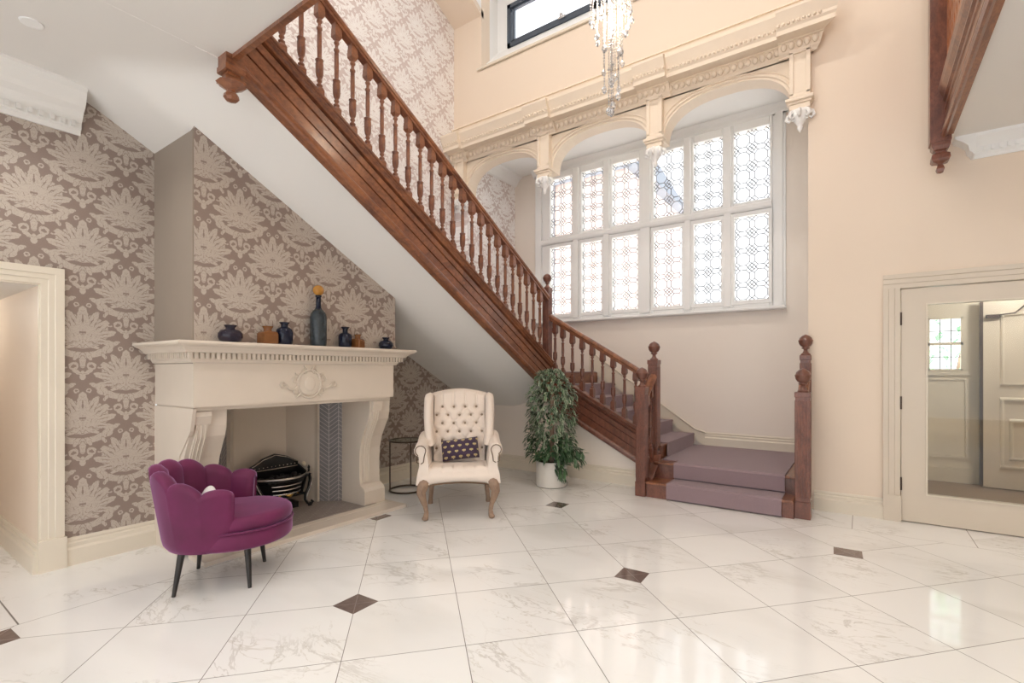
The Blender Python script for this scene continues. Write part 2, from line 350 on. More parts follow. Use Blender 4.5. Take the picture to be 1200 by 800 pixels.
# ------------------------------------------------------------------ mesh builder
class MB:
    def __init__(s, xf=None):
        s.v = []; s.f = []; s.sm = []; s.xf = xf; s.uv = {}; s.col = {}
    def add(s, vs, fs, smooth=False):
        o = len(s.v)
        for p in vs:
            p = Vector(p)
            s.v.append(s.xf @ p if s.xf else p)
        for f in fs:
            s.f.append([i+o for i in f]); s.sm.append(smooth)
        return o
    def box(s, x0, x1, y0, y1, z0, z1):
        s.add([(x0,y0,z0),(x1,y0,z0),(x1,y1,z0),(x0,y1,z0),(x0,y0,z1),(x1,y0,z1),(x1,y1,z1),(x0,y1,z1)],
              [(0,3,2,1),(4,5,6,7),(0,1,5,4),(1,2,6,5),(2,3,7,6),(3,0,4,7)]); return s
    def hexa(s, b4, t4):
        s.add(list(b4)+list(t4), [(0,3,2,1),(4,5,6,7),(0,1,5,4),(1,2,6,5),(2,3,7,6),(3,0,4,7)]); return s
    def ext(s, prof, p0, p1, a, b, smooth=False, caps=True):
        """extrude closed 2-D profile [(u,w)] from p0 to p1; u along a, w along b"""
        p0, p1, a, b = Vector(p0), Vector(p1), Vector(a), Vector(b)
        n = len(prof)
        vs = [p0+a*u+b*w for u, w in prof]+[p1+a*u+b*w for u, w in prof]
        fs = [(i, (i+1) % n, (i+1) % n+n, i+n) for i in range(n)]
        s.add(vs, fs, smooth)
        if caps: s.add(vs, [tuple(range(n))[::-1], tuple(range(n, 2*n))])
        return s
    def lathe(s, prof, c=(0,0,0), n=20, sx=1, sy=1, smooth=True, ph=0.0):
        vs = []; fs = []
        for r, z in prof:
            for k in range(n):
                t = 2*PI*k/n+ph
                vs.append((c[0]+r*sx*math.cos(t), c[1]+r*sy*math.sin(t), c[2]+z))
        m = len(prof)
        for j in range(m-1):
            for k in range(n):
                fs.append((j*n+k, j*n+(k+1) % n, (j+1)*n+(k+1) % n, (j+1)*n+k))
        s.add(vs, fs, smooth)
        s.add(vs[:n], [tuple(range(n))[::-1]]); s.add(vs[-n:], [tuple(range(n))])
        return s
    def tube(s, pts, r, n=8, closed=False, smooth=True):
        pts = [Vector(p) for p in pts]; m = len(pts)
        rs = r if isinstance(r, (list, tuple)) else [r]*m
        vs = []; prev = None
        for i, p in enumerate(pts):
            if closed: t = pts[(i+1) % m]-pts[i-1]
            else: t = pts[min(i+1, m-1)]-pts[max(i-1, 0)]
            if t.length < 1e-9: t = Vector((0,0,1))
            t.normalize()
            if prev is None:
                ref = Vector((0,0,1)) if abs(t.z) < .9 else Vector((1,0,0))
                u = t.cross(ref).normalized()
            else:
                u = (prev-t*prev.dot(t))
                u = u.normalized() if u.length > 1e-6 else t.orthogonal().normalized()
            prev = u; w = t.cross(u)
            for k in range(n):
                q = 2*PI*k/n
                vs.append(p+(u*math.cos(q)+w*math.sin(q))*rs[i])
        fs = []
        for j in range(m if closed else m-1):
            a, b = j*n, ((j+1) % m)*n
            for k in range(n): fs.append((a+k, a+(k+1) % n, b+(k+1) % n, b+k))
        s.add(vs, fs, smooth)
        if not closed:
            s.add(vs[:n], [tuple(range(n))[::-1]]); s.add(vs[-n:], [tuple(range(n))])
        return s
    def grid(s, fn, nu, nv, smooth=True, wrapu=False):
        vs = [fn(i/nu, j/nv) for j in range(nv+1) for i in range(nu+(0 if wrapu else 1))]
        W = nu if wrapu else nu+1
        fs = []
        for j in range(nv):
            for i in range(nu):
                i2 = (i+1) % W if wrapu else i+1
                fs.append((j*W+i, j*W+i2, (j+1)*W+i2, (j+1)*W+i))
        s.add(vs, fs, smooth); return s
    def sphere(s, c, r, n=12, sz=1, sx=1, sy=1):
        m = n//2+1
        pr = [(max(1e-4, r*math.sin(PI*j/m)), -r*sz*math.cos(PI*j/m)) for j in range(m+1)]
        return s.lathe(pr, c, n, sx, sy)
    def obj(s, name, mat, parent=None, bevel=0, sub=0, world=False, label=None, segs=2):
        me = bpy.data.meshes.new(name)
        off = Vector(parent.location) if (parent is not None and world) else Vector((0,0,0))
        me.from_pydata([v-off for v in s.v], [], s.f); me.update()
        for p, q in zip(me.polygons, s.sm): p.use_smooth = q
        me.materials.append(MT[mat] if isinstance(mat, str) else mat)
        o = bpy.data.objects.new(name, me); COL.objects.link(o)
        if parent is not None: o.parent = parent
        if label: o['label'] = label
        if bevel:
            md = o.modifiers.new('b', 'BEVEL'); md.width = bevel; md.segments = segs; md.limit_method = 'ANGLE'; md.angle_limit = R(35)
        if sub:
            md = o.modifiers.new('s', 'SUBSURF'); md.levels = sub; md.render_levels = sub
            for p in me.polygons: p.use_smooth = True
        return o

def thing(name, label, cat, loc=(0,0,0), rz=0, group=None):
    o = bpy.data.objects.new(name, None); COL.objects.link(o)
    o.empty_display_size = .1
    o.location = loc; o.rotation_euler = (0, 0, rz); o['label'] = label; o['category'] = cat
    if group: o['group'] = group
    return o
def tag(o, label, cat, group=None, kind=None):
    o['label'] = label; o['category'] = cat
    if group: o['group'] = group
    if kind: o['kind'] = kind
    return o
def struct(o, label=None, cat=None):
    o['kind'] = 'structure'
    if label: o['label'] = label
    if cat: o['category'] = cat
    return o
def cp(o, parent, loc=None):
    c = o.copy(); COL.objects.link(c); c.parent = parent
    if loc is not None: c.location = loc
    for ch in list(o.children): cp(ch, c)
    return c
X, Y, Z = Vector((1,0,0)), Vector((0,1,0)), Vector((0,0,1))
def box(*a): return MB().box(*a)

# ------------------------------------------------------------------ camera
cam = bpy.data.cameras.new('camera'); co = bpy.data.objects.new('camera', cam); COL.objects.link(co)
co.location = (0, 0, 1.4); co.rotation_euler = (R(90), 0, R(34.33))
cam.sensor_width = 36; cam.lens = 36*571/1200; cam.shift_x = -20/1200; cam.shift_y = 34/1200; cam.clip_start = .05
S.camera = co

# ------------------------------------------------------------------ key dimensions
XL, YD, ZC = -4.72, 5.70, 3.42
XS = -3.43                       # outer face of the upper flight
def zs2(y): return 1.51+.588*(5.596-y)       # string top, upper flight
def zr2(y): return 2.395+.578*(5.596-y)      # rail top, upper flight
def zb2(y): return 1.30+.58*(5.197-y)        # string bottom, upper flight
def zs1(x): return .735+.545*(-2.237-x)
def zr1(x): return 1.441+.585*(-2.239-x)
def zb1(x): return .28+.52*(-2.23-x)
def zsof(y): return 3.15-.554*(y-1.55)

# ------------------------------------------------------------------ room shell
struct(box(-7.5, 4.5, -3.2, 5.72, -.12, 0).obj('floor', 'floor'), 'polished white marble tiled floor with small brown square insets', 'floor')

def wall(name, boxes, mat, label=None):
    m = MB()
    for b in boxes: m.box(*b)
    return struct(m.obj(name, mat), label, 'wall' if label else None)
# left wall with the doorway (y -.15 .. .87, z to 1.97)
wall('wall_left', [(XL-.12, XL, .90, 1.55, 0, ZC), (XL-.12, XL, -3.2, -.18, 0, ZC), (XL-.12, XL, -.18, .90, 2.0, ZC)], 'damask_y',
     'left wall with taupe damask wallpaper beside the open doorway')
# chimney breast
def breast():
    m = MB()
    # body above the mantel; top follows the soffit
    y0, y1 = 1.552, 3.40
    z0 = 1.45
    m.hexa([(-5.2,y0,z0),(-4.01,y0,z0),(-4.01,y1,z0),(-5.2,y1,z0)], [(-5.2,y0,zsof(y0)+.1),(-4.01,y0,zsof(y0)+.1),(-4.01,y1,zsof(y1)+.1),(-5.2,y1,zsof(y1)+.1)])
    return m
o = struct(breast().obj('wall_chimney_breast', 'damask_y'), 'chimney breast papered in taupe damask above the mantelpiece', 'wall')
sd = MB(); sd.box(-4.72, -4.011, 1.543, 1.5525, 1.45, 3.149)
struct(sd.obj('wall_breast_side', plain('plain_taupe_paper', (.30, .25, .205), .5, var=.05, scale=5)), 'plain taupe side of the chimney breast', 'wall')
# wall behind the armchair, under the stair
m = MB(); m.ext([(3.38, 0), (5.62, 0), (5.62, zsof(5.62)+.03), (3.38, zsof(3.38)+.03)], (-5.02, 0, 0), (-4.90, 0, 0), Y, Z)
struct(m.obj('wall_under_stair', 'damask_y'), 'damask papered wall under the stair behind the round side table', 'wall')
# wall below lower flight
m = MB()
prof = [(-5.0, 0), (-2.06, 0), (-2.06, zb1(-2.06)+.06), (-3.5, zb1(-3.5)+.06), (-3.5, 1.25), (-5.0, 1.25)]
m.ext(prof, (0, 5.62, 0), (0, 5.70, 0), X, Z)
struct(m.obj('wall_below_flight', 'wall2'), 'plain cream wall under the lower stair flight behind the plant', 'wall')
# door wall (right of the bay)
wall('wall_door', [(-.45, .225, YD, YD+.12, 0, 7.4), (.225, 1.55, YD, YD+.12, 2.24, 7.4), (1.55, 4.5, YD, YD+.12, 0, 7.4)], 'wall', 'tall cream wall around the glazed door')
# wall over the arches with dormer opening
wall('wall_over_arches', [(-5.5, -.45, YD, YD+.20, 4.95, 5.99), (-5.5, -4.77, YD, YD+.20, 5.99, 7.4), (-1.3, -.45, YD, YD+.20, 5.99, 7.4)], 'wall', 'cream wall above the arches and around the high dormer window')
# upper left wall beside the upper flight
wall('wall_upper_left', [(-5.45, -5.33, -3.2, 1.3, 3.5, 8.1), (-5.45, -5.33, 1.3, 5.72, 1.2, 8.1)], 'daylit', 'silver damask wall beside the upper stair flight, window light painted into its colour')
# bay walls: paler than the hall's cream, daylight put into their colour
WX0, WX1, WZ0, WZ1, WY = -4.45, -.95, 2.22, 4.68, 7.0
wall('wall_bay_back', [(-5.10, WX0, WY, WY+.2, 0, 4.9), (WX1, -.33, WY, WY+.2, 0, 4.9), (WX0, WX1, WY, WY+.2, 0, WZ0), (WX0, WX1, WY, WY+.2, WZ1, 4.9)], 'wall2', 'pale wall of the window bay below the leaded window')
wall('wall_bay_right', [(-.45, -.33, YD+.12, WY+.1, 0, 4.95)], 'white', 'white return wall at the right of the window bay')
wall('wall_bay_left', [(-5.46, -5.08, YD+.03, WY+.1, 0, 4.95)], 'daylit', 'silver damask return wall at the left of the window bay, window light painted into its colour')
struct(box(-5.2, -.33, YD+.2, WY+.1, 4.80, 4.95).obj('ceiling_bay', 'white'), 'white ceiling of the window bay', 'ceiling')
m = MB(); m.ext([(0,0),(.16,0),(.15,-.03),(.10,-.05),(.06,-.10),(.03,-.15),(0,-.16)], (-5.08, YD+.2, 4.80), (-5.08, WY, 4.80), X, Z, caps=True)
struct(m.obj('trim_1', 'white'), 'white crown moulding along the bay left wall', 'moulding')

# ceiling of the hall, with the sloping soffit under the upper flight
def sst(t): t = max(0, min(1, t)); return t*t*(3-2*t)
def zc(x, y):
    a = zsof(y); b = zb2(y)+.01
    t = sst((x+4.15)/.68)
    z = a*(1-t)+b*t
    k = .035
    h = ZC-z
    return ZC-(h+math.sqrt(h*h+k*k))/2 if h > -1 else ZC
m = MB()
m.box(-6.6, 4.5, -3.2, .80, ZC, ZC+.2)
m.box(XS, .62, .80, 1.50, ZC, ZC+.2); m.box(.62, 4.5, .80, 5.72, ZC, ZC+.2)
def cf(u, v):
    x = -5.05+(XS+5.05)*u; y = .80+(5.66-.80)*v
    return (x, y, zc(x, y) if v > 0 else ZC)
m.grid(cf, 26, 70)
struct(m.obj('ceiling', 'ceiling'), 'white ceiling running down into the sloping stair soffit', 'ceiling')
# high roof
m = MB()
m.hexa([(-5.5, 5.75, 6.76), (-5.5, 3.4, 8.0), (-4.77, 3.4, 8.0), (-4.77, 5.75, 6.76)], [(-5.5, 5.75, 6.86), (-5.5, 3.4, 8.1), (-4.77, 3.4, 8.1), (-4.77, 5.75, 6.86)])
m.hexa([(-1.3, 5.75, 6.76), (-1.3, 3.4, 8.0), (4.5, 3.4, 8.0), (4.5, 5.75, 6.76)], [(-1.3, 5.75, 6.86), (-1.3, 3.4, 8.1), (4.5, 3.4, 8.1), (4.5, 5.75, 6.86)])
m.box(-5.5, 4.5, -3.2, 3.42, 8.0, 8.1)
struct(m.obj('ceiling_roof', 'wall'), 'sloping cream ceiling high over the stair hall', 'ceiling')
# dormer cheeks
m = MB()
m.box(-4.85, -4.77, YD+.2, 6.3, 5.9, 8.0); m.box(-1.3, -1.2, YD+.2, 6.3, 5.9, 8.0)
m.ext([(3.4, 8.0), (3.4, 8.1), (6.2, 8.1), (6.2, 6.2), (5.91, 6.2), (5.91, 6.70), (5.70, 6.80)], (-1.3, 0, 0), (-1.2, 0, 0), Y, Z)
m.ext([(3.4, 8.0), (3.4, 8.1), (6.2, 8.1), (6.2, 6.2), (5.91, 6.2), (5.91, 6.70), (5.70, 6.80)], (-4.792, 0, 0), (-4.772, 0, 0), Y, Z)
m.hexa([(-4.77, YD, 5.95), (-1.3, YD, 5.95), (-1.3, 6.1, 6.30), (-4.77, 6.1, 6.30)], [(-4.77, YD, 5.99), (-1.3, YD, 5.99), (-1.3, 6.1, 6.42), (-4.77, 6.1, 6.42)])
m.box(-4.77, -4.56, 6.1, 6.2, 6.2, 8.0); m.box(-1.5, -1.3, 6.1, 6.2, 6.2, 8.0); m.box(-4.56, -1.5, 6.1, 6.2, 7.08, 8.0); m.box(-4.56, -1.5, 6.1, 6.2, 6.1, 6.42)
m.box(-4.77, -1.3, 3.4, 6.2, 8.0, 8.1)
struct(m.obj('wall_dormer', 'white'), 'white reveals of the high dormer window', 'wall')
m = MB(); m.box(-4.84, -1.25, YD-.03, YD+.03, 5.955, 5.99)
struct(m.obj('trim_2', 'trim'), 'thin cream sill under the high dormer window', 'sill')
# dormer window
w = struct(thing('window_2', 'high horizontal dormer window with dark grey frame', 'window', (-3.03, 6.12, 6.42)))
m = MB()
for b in [(-4.56, -4.50, 6.07, 6.15, 6.42, 7.08), (-1.56, -1.5, 6.07, 6.15, 6.42, 7.08), (-4.56, -1.5, 6.07, 6.15, 6.42, 6.48), (-4.56, -1.5, 6.07, 6.15, 7.02, 7.08), (-3.06, -3.0, 6.07, 6.15, 6.42, 7.08),
          (-4.47, -4.44, 6.09, 6.14, 6.48, 7.02), (-4.5, -3.06, 6.09, 6.14, 6.5, 6.52), (-4.5, -3.06, 6.09, 6.14, 6.99, 7.01)]: m.box(*b)
m.obj('window_frame', 'greyframe', w, world=True)
box(-4.5, -1.56, 6.105, 6.115, 6.48, 7.02).obj('pane', 'glass', w, world=True)
m = MB(); m.box(-3.62, -3.5, 6.04, 6.08, 6.46, 6.49); m.sphere((-3.56, 6.03, 6.50), .03, 10); m.obj('window_catch', 'chrome', w, world=True)

# ------------------------------------------------------------------ bay window
w = struct(thing('window_1', 'large white mullioned bay window with leaded panes', 'window', (-2.7, 6.97, 2.22)))
PX = [(-4.31, -3.89), (-3.72, -3.34), (-3.19, -2.75), (-2.53, -2.09), (-1.95, -1.56), (-1.42, -.98)]
ROWS = [(2.315, 3.45), (3.63, 4.58)]
m = MB()
y0, y1 = 6.93, 7.06
xs = [WX0]+[v for p in PX for v in p]+[WX1]
for i in range(0, len(xs), 2): m.box(xs[i], xs[i+1], y0, y1, 2.22, 4.68)
for (a, b) in PX:
    m.box(a, b, y0+.0, y1, 2.22, ROWS[0][0]); m.box(a, b, y0, y1, ROWS[0][1], ROWS[1][0]); m.box(a, b, y0, y1, ROWS[1][1], 4.68)
m.obj('window_frame', 'white', w, bevel=.012, world=True)
m = MB()
# proud mullions, transom
for xc, hw in ((-3.805, .045), (-3.265, .045), (-2.64, .075), (-2.02, .04), (-1.49, .045)): m.box(xc-hw, xc+hw, 6.885, 6.94, 2.25, 4.66)
m.ext([(0,-.045),(.05,-.045),(.07,-.02),(.07,.02),(.05,.045),(0,.045)], (WX0, 6.94, 3.54), (WX1, 6.94, 3.54), -Y, Z)
m.obj('mullion', 'white', w, bevel=.008, world=True)
# opening casements in the lower row have their own deep frames
for (a, b) in PX:
    m = MB(); z0, z1 = ROWS[0]
    for q in [(a-.03, a+.012, 6.91, 6.96, z0-.04, z1+.04), (b-.012, b+.03, 6.91, 6.96, z0-.04, z1+.04), (a, b, 6.91, 6.96, z0-.04, z0+.012), (a, b, 6.91, 6.96, z1-.012, z1+.04)]: m.box(*q)
    m.obj('casement', 'white', w, bevel=.006, world=True)
def leading(a, b, z0, z1):
    m = MB(); nx = 2; px = (b-a)/nx; nz = max(1, round((z1-z0)/(px*1.06))); pz = (z1-z0)/nz; yy = 6.985; r = .006
    def seg(p, q): m.tube([(p[0], yy, p[1]), (q[0], yy, q[1])], r, 4, smooth=False)
    for i in range(nx):
        for j in range(nz):
            cx, cz = a+(i+.5)*px, z0+(j+.5)*pz
            hx, hz = px*.36, pz*.36; k = .45
            oc = [(hx, hz*k), (hx*k, hz), (-hx*k, hz), (-hx, hz*k), (-hx, -hz*k), (-hx*k, -hz), (hx*k, -hz), (hx, -hz*k)]
            for t in range(8):
                p, q = oc[t], oc[(t+1) % 8]; seg((cx+p[0], cz+p[1]), (cx+q[0], cz+q[1]))
            # links towards neighbours form the long hexagons and the crossing stars
            for sx in (-1, 1):
                for sz in (-1, 1):
                    ax, az = cx+sx*hx, cz+sz*hz*k; bx2, bz = cx+sx*hx*k, cz+sz*hz
                    ex, ez = cx+sx*px*.5, cz+sz*pz*.5
                    m1 = (cx+sx*px*.5, cz+sz*(hz*k+.25*(pz*.5-hz*k)+.0)); m2 = (cx+sx*(hx*k+.25*(px*.5-hx*k)), cz+sz*pz*.5)
                    m1 = (ex, cz+sz*(hz*k+.028)); m2 = (cx+sx*(hx*k+.028), ez)
                    seg((ax, az), m1); seg((bx2, bz), m2)
                    mid = (cx+sx*hx*1.02, cz+sz*hz*1.02)
                    seg(m1, mid); seg(m2, mid); seg(mid, (ex, ez))
    return m
for (a, b) in PX:
    for (z0, z1) in ROWS:
        pn = box(a, b, 6.990, 6.994, z0, z1).obj('pane', 'glass', w, world=True)
        leading(a, b, z0, z1).obj('leading', 'leadcame', pn).location = (2.7, -6.97, -2.22)
        # keep world coordinates: pane sits under the window empty
# architrave, crown, sill
m = MB()
for (xa, xb) in ((-4.62, -4.45), (-.95, -.80)):
    m.box(xa, xb, 6.955, 7.0, 2.22, 4.70); m.box(xa+.03, xb-.03, 6.925, 6.96, 2.22, 4.70)
m.box(-4.62, -.80, 6.955, 7.0, 4.68, 4.75)
m.ext([(0,0),(.05,0),(.06,.02),(.10,.05),(.12,.08),(.13,.10),(0,.10)], (-4.66, 7.0, 4.70), (-.77, 7.0, 4.70), -Y, Z)
m.obj('architrave', 'white', w, world=True)
m = MB(); m.ext([(0,0),(.12,0),(.135,.012),(.135,.03),(.12,.04),(0,.04)], (-4.66, 7.0, 2.185), (-.79, 7.0, 2.185), -Y, Z)
m.obj('window_sill', 'white', w, world=True)

# ------------------------------------------------------------------ arch screen
PIL = [-5.16, -3.61, -2.04, -.52]
def arch_curve(xa, xb, n=28):
    pts = []
    for i in range(n+1):
        t = PI*(1-i/n); c, s_ = math.cos(t), math.sin(t)
        e = .62
        cx = (xa+xb)/2; hw = (xb-xa)/2
        pts.append((cx+hw*math.copysign(abs(c)**.80, c), 4.14+.42*abs(s_)**.85))
    return pts
m = MB()
spans = [(-5.05, -3.715), (-3.505, -2.135), (-1.945, -.61)]
def slab_with_arch(m, xa, xb, x0, x1, y0, y1, ztop):
    pts = arch_curve(xa, xb)
    for i in range(len(pts)-1):
        (a, za), (b, zb) = pts[i], pts[i+1]
        m.hexa([(a,y0,za),(b,y0,zb),(b,y1,zb),(a,y1,za)], [(a,y0,ztop),(b,y0,ztop),(b,y1,ztop),(a,y1,ztop)])
    m.box(x0, xa, y0, y1, 4.14, ztop); m.box(xb, x1, y0, y1, 4.14, ztop)
edges = [-5.33, -3.61, -2.04, -.45]
for k, (xa, xb) in enumerate(spans): slab_with_arch(m, xa, xb, edges[k], edges[k+1], YD, YD+.2, 4.96)
struct(m.obj('wall_arches', 'plaster'), 'cream plaster screen of three arches in front of the bay window', 'wall')
m = MB()                                                    # archivolt mouldings
for (xa, xb) in spans:
    pts = arch_curve(xa, xb)
    for off, r in ((.03, .014), (.065, .009)):
        q = [(x+(x-(xa+xb)/2)*off*1.4, YD-.004, z+off*(1 if 0 < i < len(pts)-1 else 0)) for i, (x, z) in enumerate(pts)]
        m.tube(q, r, 6)
struct(m.obj('trim_3', 'plaster'), 'curved mouldings round the three arches', 'moulding')
# pilasters with panelled faces and hanging corbels
for i, xc in enumerate(PIL):
    t = thing('pilaster', ['', '', '', ''][i], 'pilaster', (xc, YD, 4.0), group=None)
    t['label'] = ['cream pilaster at the far left end of the arches, behind the stair rail', 'cream hanging pilaster between the left and the middle arch', 'cream hanging pilaster between the middle and the right arch', 'cream hanging pilaster at the right end of the arches'][i]
    m = MB(); h = .095
    m.box(-h, h, -.07, .0, .16, .68)
    for q in [(-h, h, -.085, -.07, .62, .68), (-h, h, -.085, -.07, .16, .22), (-h, -h+.04, -.085, -.07, .2, .64), (h-.04, h, -.085, -.07, .2, .64)]: m.box(*q)
    m.obj('pilaster_shaft', 'plaster', t, bevel=.004)
    m = MB()
    m.box(-.125, .125, -.12, .0, .13, .165); m.box(-.11, .11, -.10, .0, .105, .13); m.box(-.095, .095, -.085, 0, .05, .105)
    m.obj('capital', 'plaster', t, bevel=.008)
    m = MB()
    m.lathe([(.075, .05), (.085, .02), (.07, -.02), (.055, -.05), (.03, -.09), (.022, -.11), (.03, -.125), (.018, -.15), (.004, -.17)], (0, -.03, 0), 14)
    for k in range(5):
        a = PI*(1+k/4); q = [(.10*math.cos(a)*s_, -.03+.09*math.sin(a)*s_, z) for s_, z in ((.7, .05), (1.1, .02), (1.25, -.02), (1.0, -.04), (.8, -.02))]
        m.tube(q, [.012, .02, .018, .014, .008], 6)
    for s_ in (-1, 1):
        m.tube([(s_*(.06+.045*math.cos(a)), -.05, -.0+.045*math.sin(a)) for a in [k*.5 for k in range(11)]], .011, 6)
    m.obj('corbel', 'white', t, label='white leafy hanging corbel')
# entablature
def corn(m, x0, x1, d, e=0):
    q0 = len(m.v)
    m.ext([(0,4.74),(.10,4.74),(.10,4.755),(.22,4.755),(.22,4.80),(.235,4.82),(.235,4.85),(.26,4.90),(.285,4.95),(.285,4.975),(.08,5.04),(0,5.04)], (x0, YD-d, 0), (x1, YD-d, 0), -Y, Z)
    m.ext([(0,4.62),(.02,4.62),(.02,4.635),(.035,4.65),(.05,4.66),(.085,4.735),(.085,4.745),(0,4.745)], (x0, YD-d, 0), (x1, YD-d, 0), -Y, Z)
    for k in range(q0, len(m.v)):
        if x1 > -.5 and abs(m.v[k].x-x1) < 1e-6: m.v[k].x += max(0, (YD-d)-m.v[k].y)*.8-.06
        m.v[k] = m.v[k]+Z*e
m = MB()
corn(m, -5.33, -.36, -.02)
for xc in PIL[1:]: corn(m, xc-.19, xc+(.19 if xc < -1 else .20), .035, -.004)
corn(m, -5.325, -5.0, .035, -.004)
m.box(-5.33, -.40, YD-.03, YD+.01, 5.02, 5.17); m.ext([(0,5.17),(.05,5.17),(.04,5.19),(0,5.20)], (-5.33, YD, 0), (-.40, YD, 0), -Y, Z)
# left end return over the stair
struct(m.obj('trim_4', 'plaster'), 'deep cream cornice running above the three arches', 'cornice')
m = MB()                                                     # egg and dart
x = -5.28
while x < -.36:
    d = .035 if any(abs(x-c) < .19 for c in PIL) else -.02
    m.sphere((x, YD-d-.075, 4.70), .03, 8, 1.25)
    m.tube([(x+.035, YD-d-.085, 4.735), (x+.035, YD-d-.055, 4.665)], [.008, .004], 5)
    x += .07
struct(m.obj('trim_5', 'plaster'), 'egg and dart moulding under the cornice', 'moulding')
m = MB(); x = -5.28                                          # small beads on the corona
while x < -.3:
    d = .035 if any(abs(x-c) < .19 for c in PIL) else -.02
    m.sphere((x, YD-d-.243, 4.835), .016, 6); x += .045
struct(m.obj('trim_6', 'plaster'), 'row of small carved beads along the cornice edge', 'moulding')

wall('wall_back', [(-5.45, 4.5, -3.3, -3.2, 0, .3), (-5.45, -4.7, -3.3, -3.2, .3, 8.1), (4.2, 4.5, -3.3, -3.2, .3, 8.1), (-4.7, 4.2, -3.3, -3.2, 3.2, 4.2), (-4.7, 4.2, -3.3, -3.2, 7.7, 8.1)], 'wall', 'back wall of the hall behind the viewpoint, with openings added to let sky light in')  # unseen openings, widened so the sky fills the hall with light
wall('wall_right', [(4.5, 4.6, -3.3, 5.8, 0, 8.1)], 'wall', 'far right wall of the hall')
# ------------------------------------------------------------------ baseboards, casings, cornices
BB = [(0,0),(.035,0),(.035,.115),(.028,.125),(.022,.13),(.022,.155),(.012,.165),(.016,.178),(.010,.195),(0,.195)]
def base(name, p0, p1, nrm, label, mat='trim', z=0, sc=1.0, parent=None):
    m = MB(); p0 = Vector((*p0, z)); p1 = Vector((*p1, z))
    m.ext([(u*sc, w_*sc) for u, w_ in BB], p0, p1, Vector((*nrm, 0)), Z)
    return struct(m.obj(name, mat), label, 'baseboard')
base('baseboard_left', (XL, 1.0), (XL, 1.55), (1, 0), 'cream baseboard between the doorway and the fireplace')
base('baseboard_under_stair', (-4.90, 3.40), (-4.90, 5.62), (1, 0), 'cream baseboard behind the round side table')
base('baseboard_plant', (-4.90, 5.62), (-2.1, 5.62), (0, -1), 'cream baseboard behind the potted plant')
base('baseboard_door', (-.40, YD), (.20, YD), (0, -1), 'cream baseboard between the stair and the glazed door')
base('baseboard_right', (1.605, YD), (4.5, YD), (0, -1), 'cream baseboard right of the glazed door')
base('baseboard_landing', (-1.80, WY), (-.45, WY), (0, -1), 'cream skirting along the stair landing', z=.35)
# sloping skirting up flight 1 along the bay wall
m = MB()
m.add([(-1.80, 6.97, .35), (-3.60, 6.97, 1.40), (-3.60, 6.97, 1.72), (-1.92, 6.97, .56), (-1.80, 6.97, .54),
       (-1.80, 7.0, .35), (-3.60, 7.0, 1.40), (-3.60, 7.0, 1.72), (-1.92, 7.0, .56), (-1.80, 7.0, .54)],
      [(0,1,2,3,4), (4,3,8,9), (3,2,7,8)])
m.tube([(-1.80, 6.965, .545), (-1.93, 6.965, .575), (-3.6, 6.965, 1.725)], .012, 6)
struct(m.obj('baseboard_stair', 'trim'), 'cream skirting rising beside the lower stair flight', 'baseboard')
# doorway on the left: casing + jamb lining + passage
m = MB()
CAS = [(0,0),(.13,0),(.13,.035),(.085,.035),(.08,.028),(.05,.028),(.045,.022),(.012,.022),(.008,.014),(0,.014)]
m.ext([(.87+u, w_) for u, w_ in CAS], (XL, 0, .22), (XL, 0, 2.12), Y, X)
m.ext([(1.99+u, w_) for u, w_ in CAS], (XL+.001, -.288, 0), (XL+.001, .998, 0), Z, X)
m.ext([(-.16-u, w_) for u, w_ in CAS], (XL, 0, .22), (XL, 0, 2.12), Y, X)
m.box(XL, XL+.05, .865, 1.01, 0, .22); m.box(XL, XL+.05, -.30, -.155, 0, .22)
struct(m.obj('trim_7', 'trim'), 'cream door casing around the open doorway at the left', 'casing')
m = MB()
m.box(-7.2, XL, .87, .95, 0, 2.0); m.box(-7.2, XL, -.25, -.16, 0, 2.0)
struct(m.obj('wall_passage', 'wall'), 'cream wall inside the open doorway at the left', 'wall')
struct(box(-7.4, XL, -.25, .95, 1.99, 2.08).obj('ceiling_passage', 'ceiling'), 'low ceiling inside the open doorway', 'ceiling')
m = MB(); m.ext([(-u, w_) for u, w_ in BB], (XL+.04, .87, 0), (-7.2, .87, 0), Y, Z)
struct(m.obj('baseboard_passage', 'trim'), 'cream baseboard inside the open doorway', 'baseboard')
m = MB(); m.box(-7.3, -7.2, -.25, .95, 0, 2.0); struct(m.obj('wall_passage_end', 'wall'), 'far wall of the side passage', 'wall')
# cornices
CO = [(0,0),(.02,0),(.03,-.02),(.05,-.05),(.09,-.10),(.12,-.14),(.13,-.17),(.17,-.19),(.19,-.23),(.20,-.29),(.0,-.31)]
m = MB()
prof = [(0, 3.11), (.015, 3.11), (.02, 3.14), (.035, 3.15), (.04, 3.19), (.07, 3.22), (.09, 3.25), (.13, 3.28), (.15, 3.31), (.16, 3.34), (.17, 3.37), (.20, 3.40), (.20, 3.43), (0, 3.43)]
m.ext(prof, (XL, -3.2, 0), (XL, 1.09, 0), X, Z)
y = -.4
while y < 1.06:
    m.box(XL+.035, XL+.062, y, y+.022, 3.155, 3.19); y += .055
struct(m.obj('trim_8', 'ceiling'), 'white moulded cornice on the left wall above the doorway', 'cornice')
m = MB()
m.ext([(u, z+.0 if z < 3.2 else z) for u, z in [(0, 3.24), (.015, 3.24), (.02, 3.26), (.04, 3.28), (.05, 3.33), (.09, 3.37), (.13, 3.395), (.14, 3.425), (0, 3.425)]], (.80, YD, 0), (4.5, YD, 0), -Y, Z)
m.ext([(0, 3.24), (.015, 3.24), (.02, 3.26), (.04, 3.28), (.05, 3.33), (.09, 3.37), (.13, 3.395), (.14, 3.425), (0, 3.425)], (.80, YD-.14, 0), (.80, YD, 0), -X, Z)
x = .86
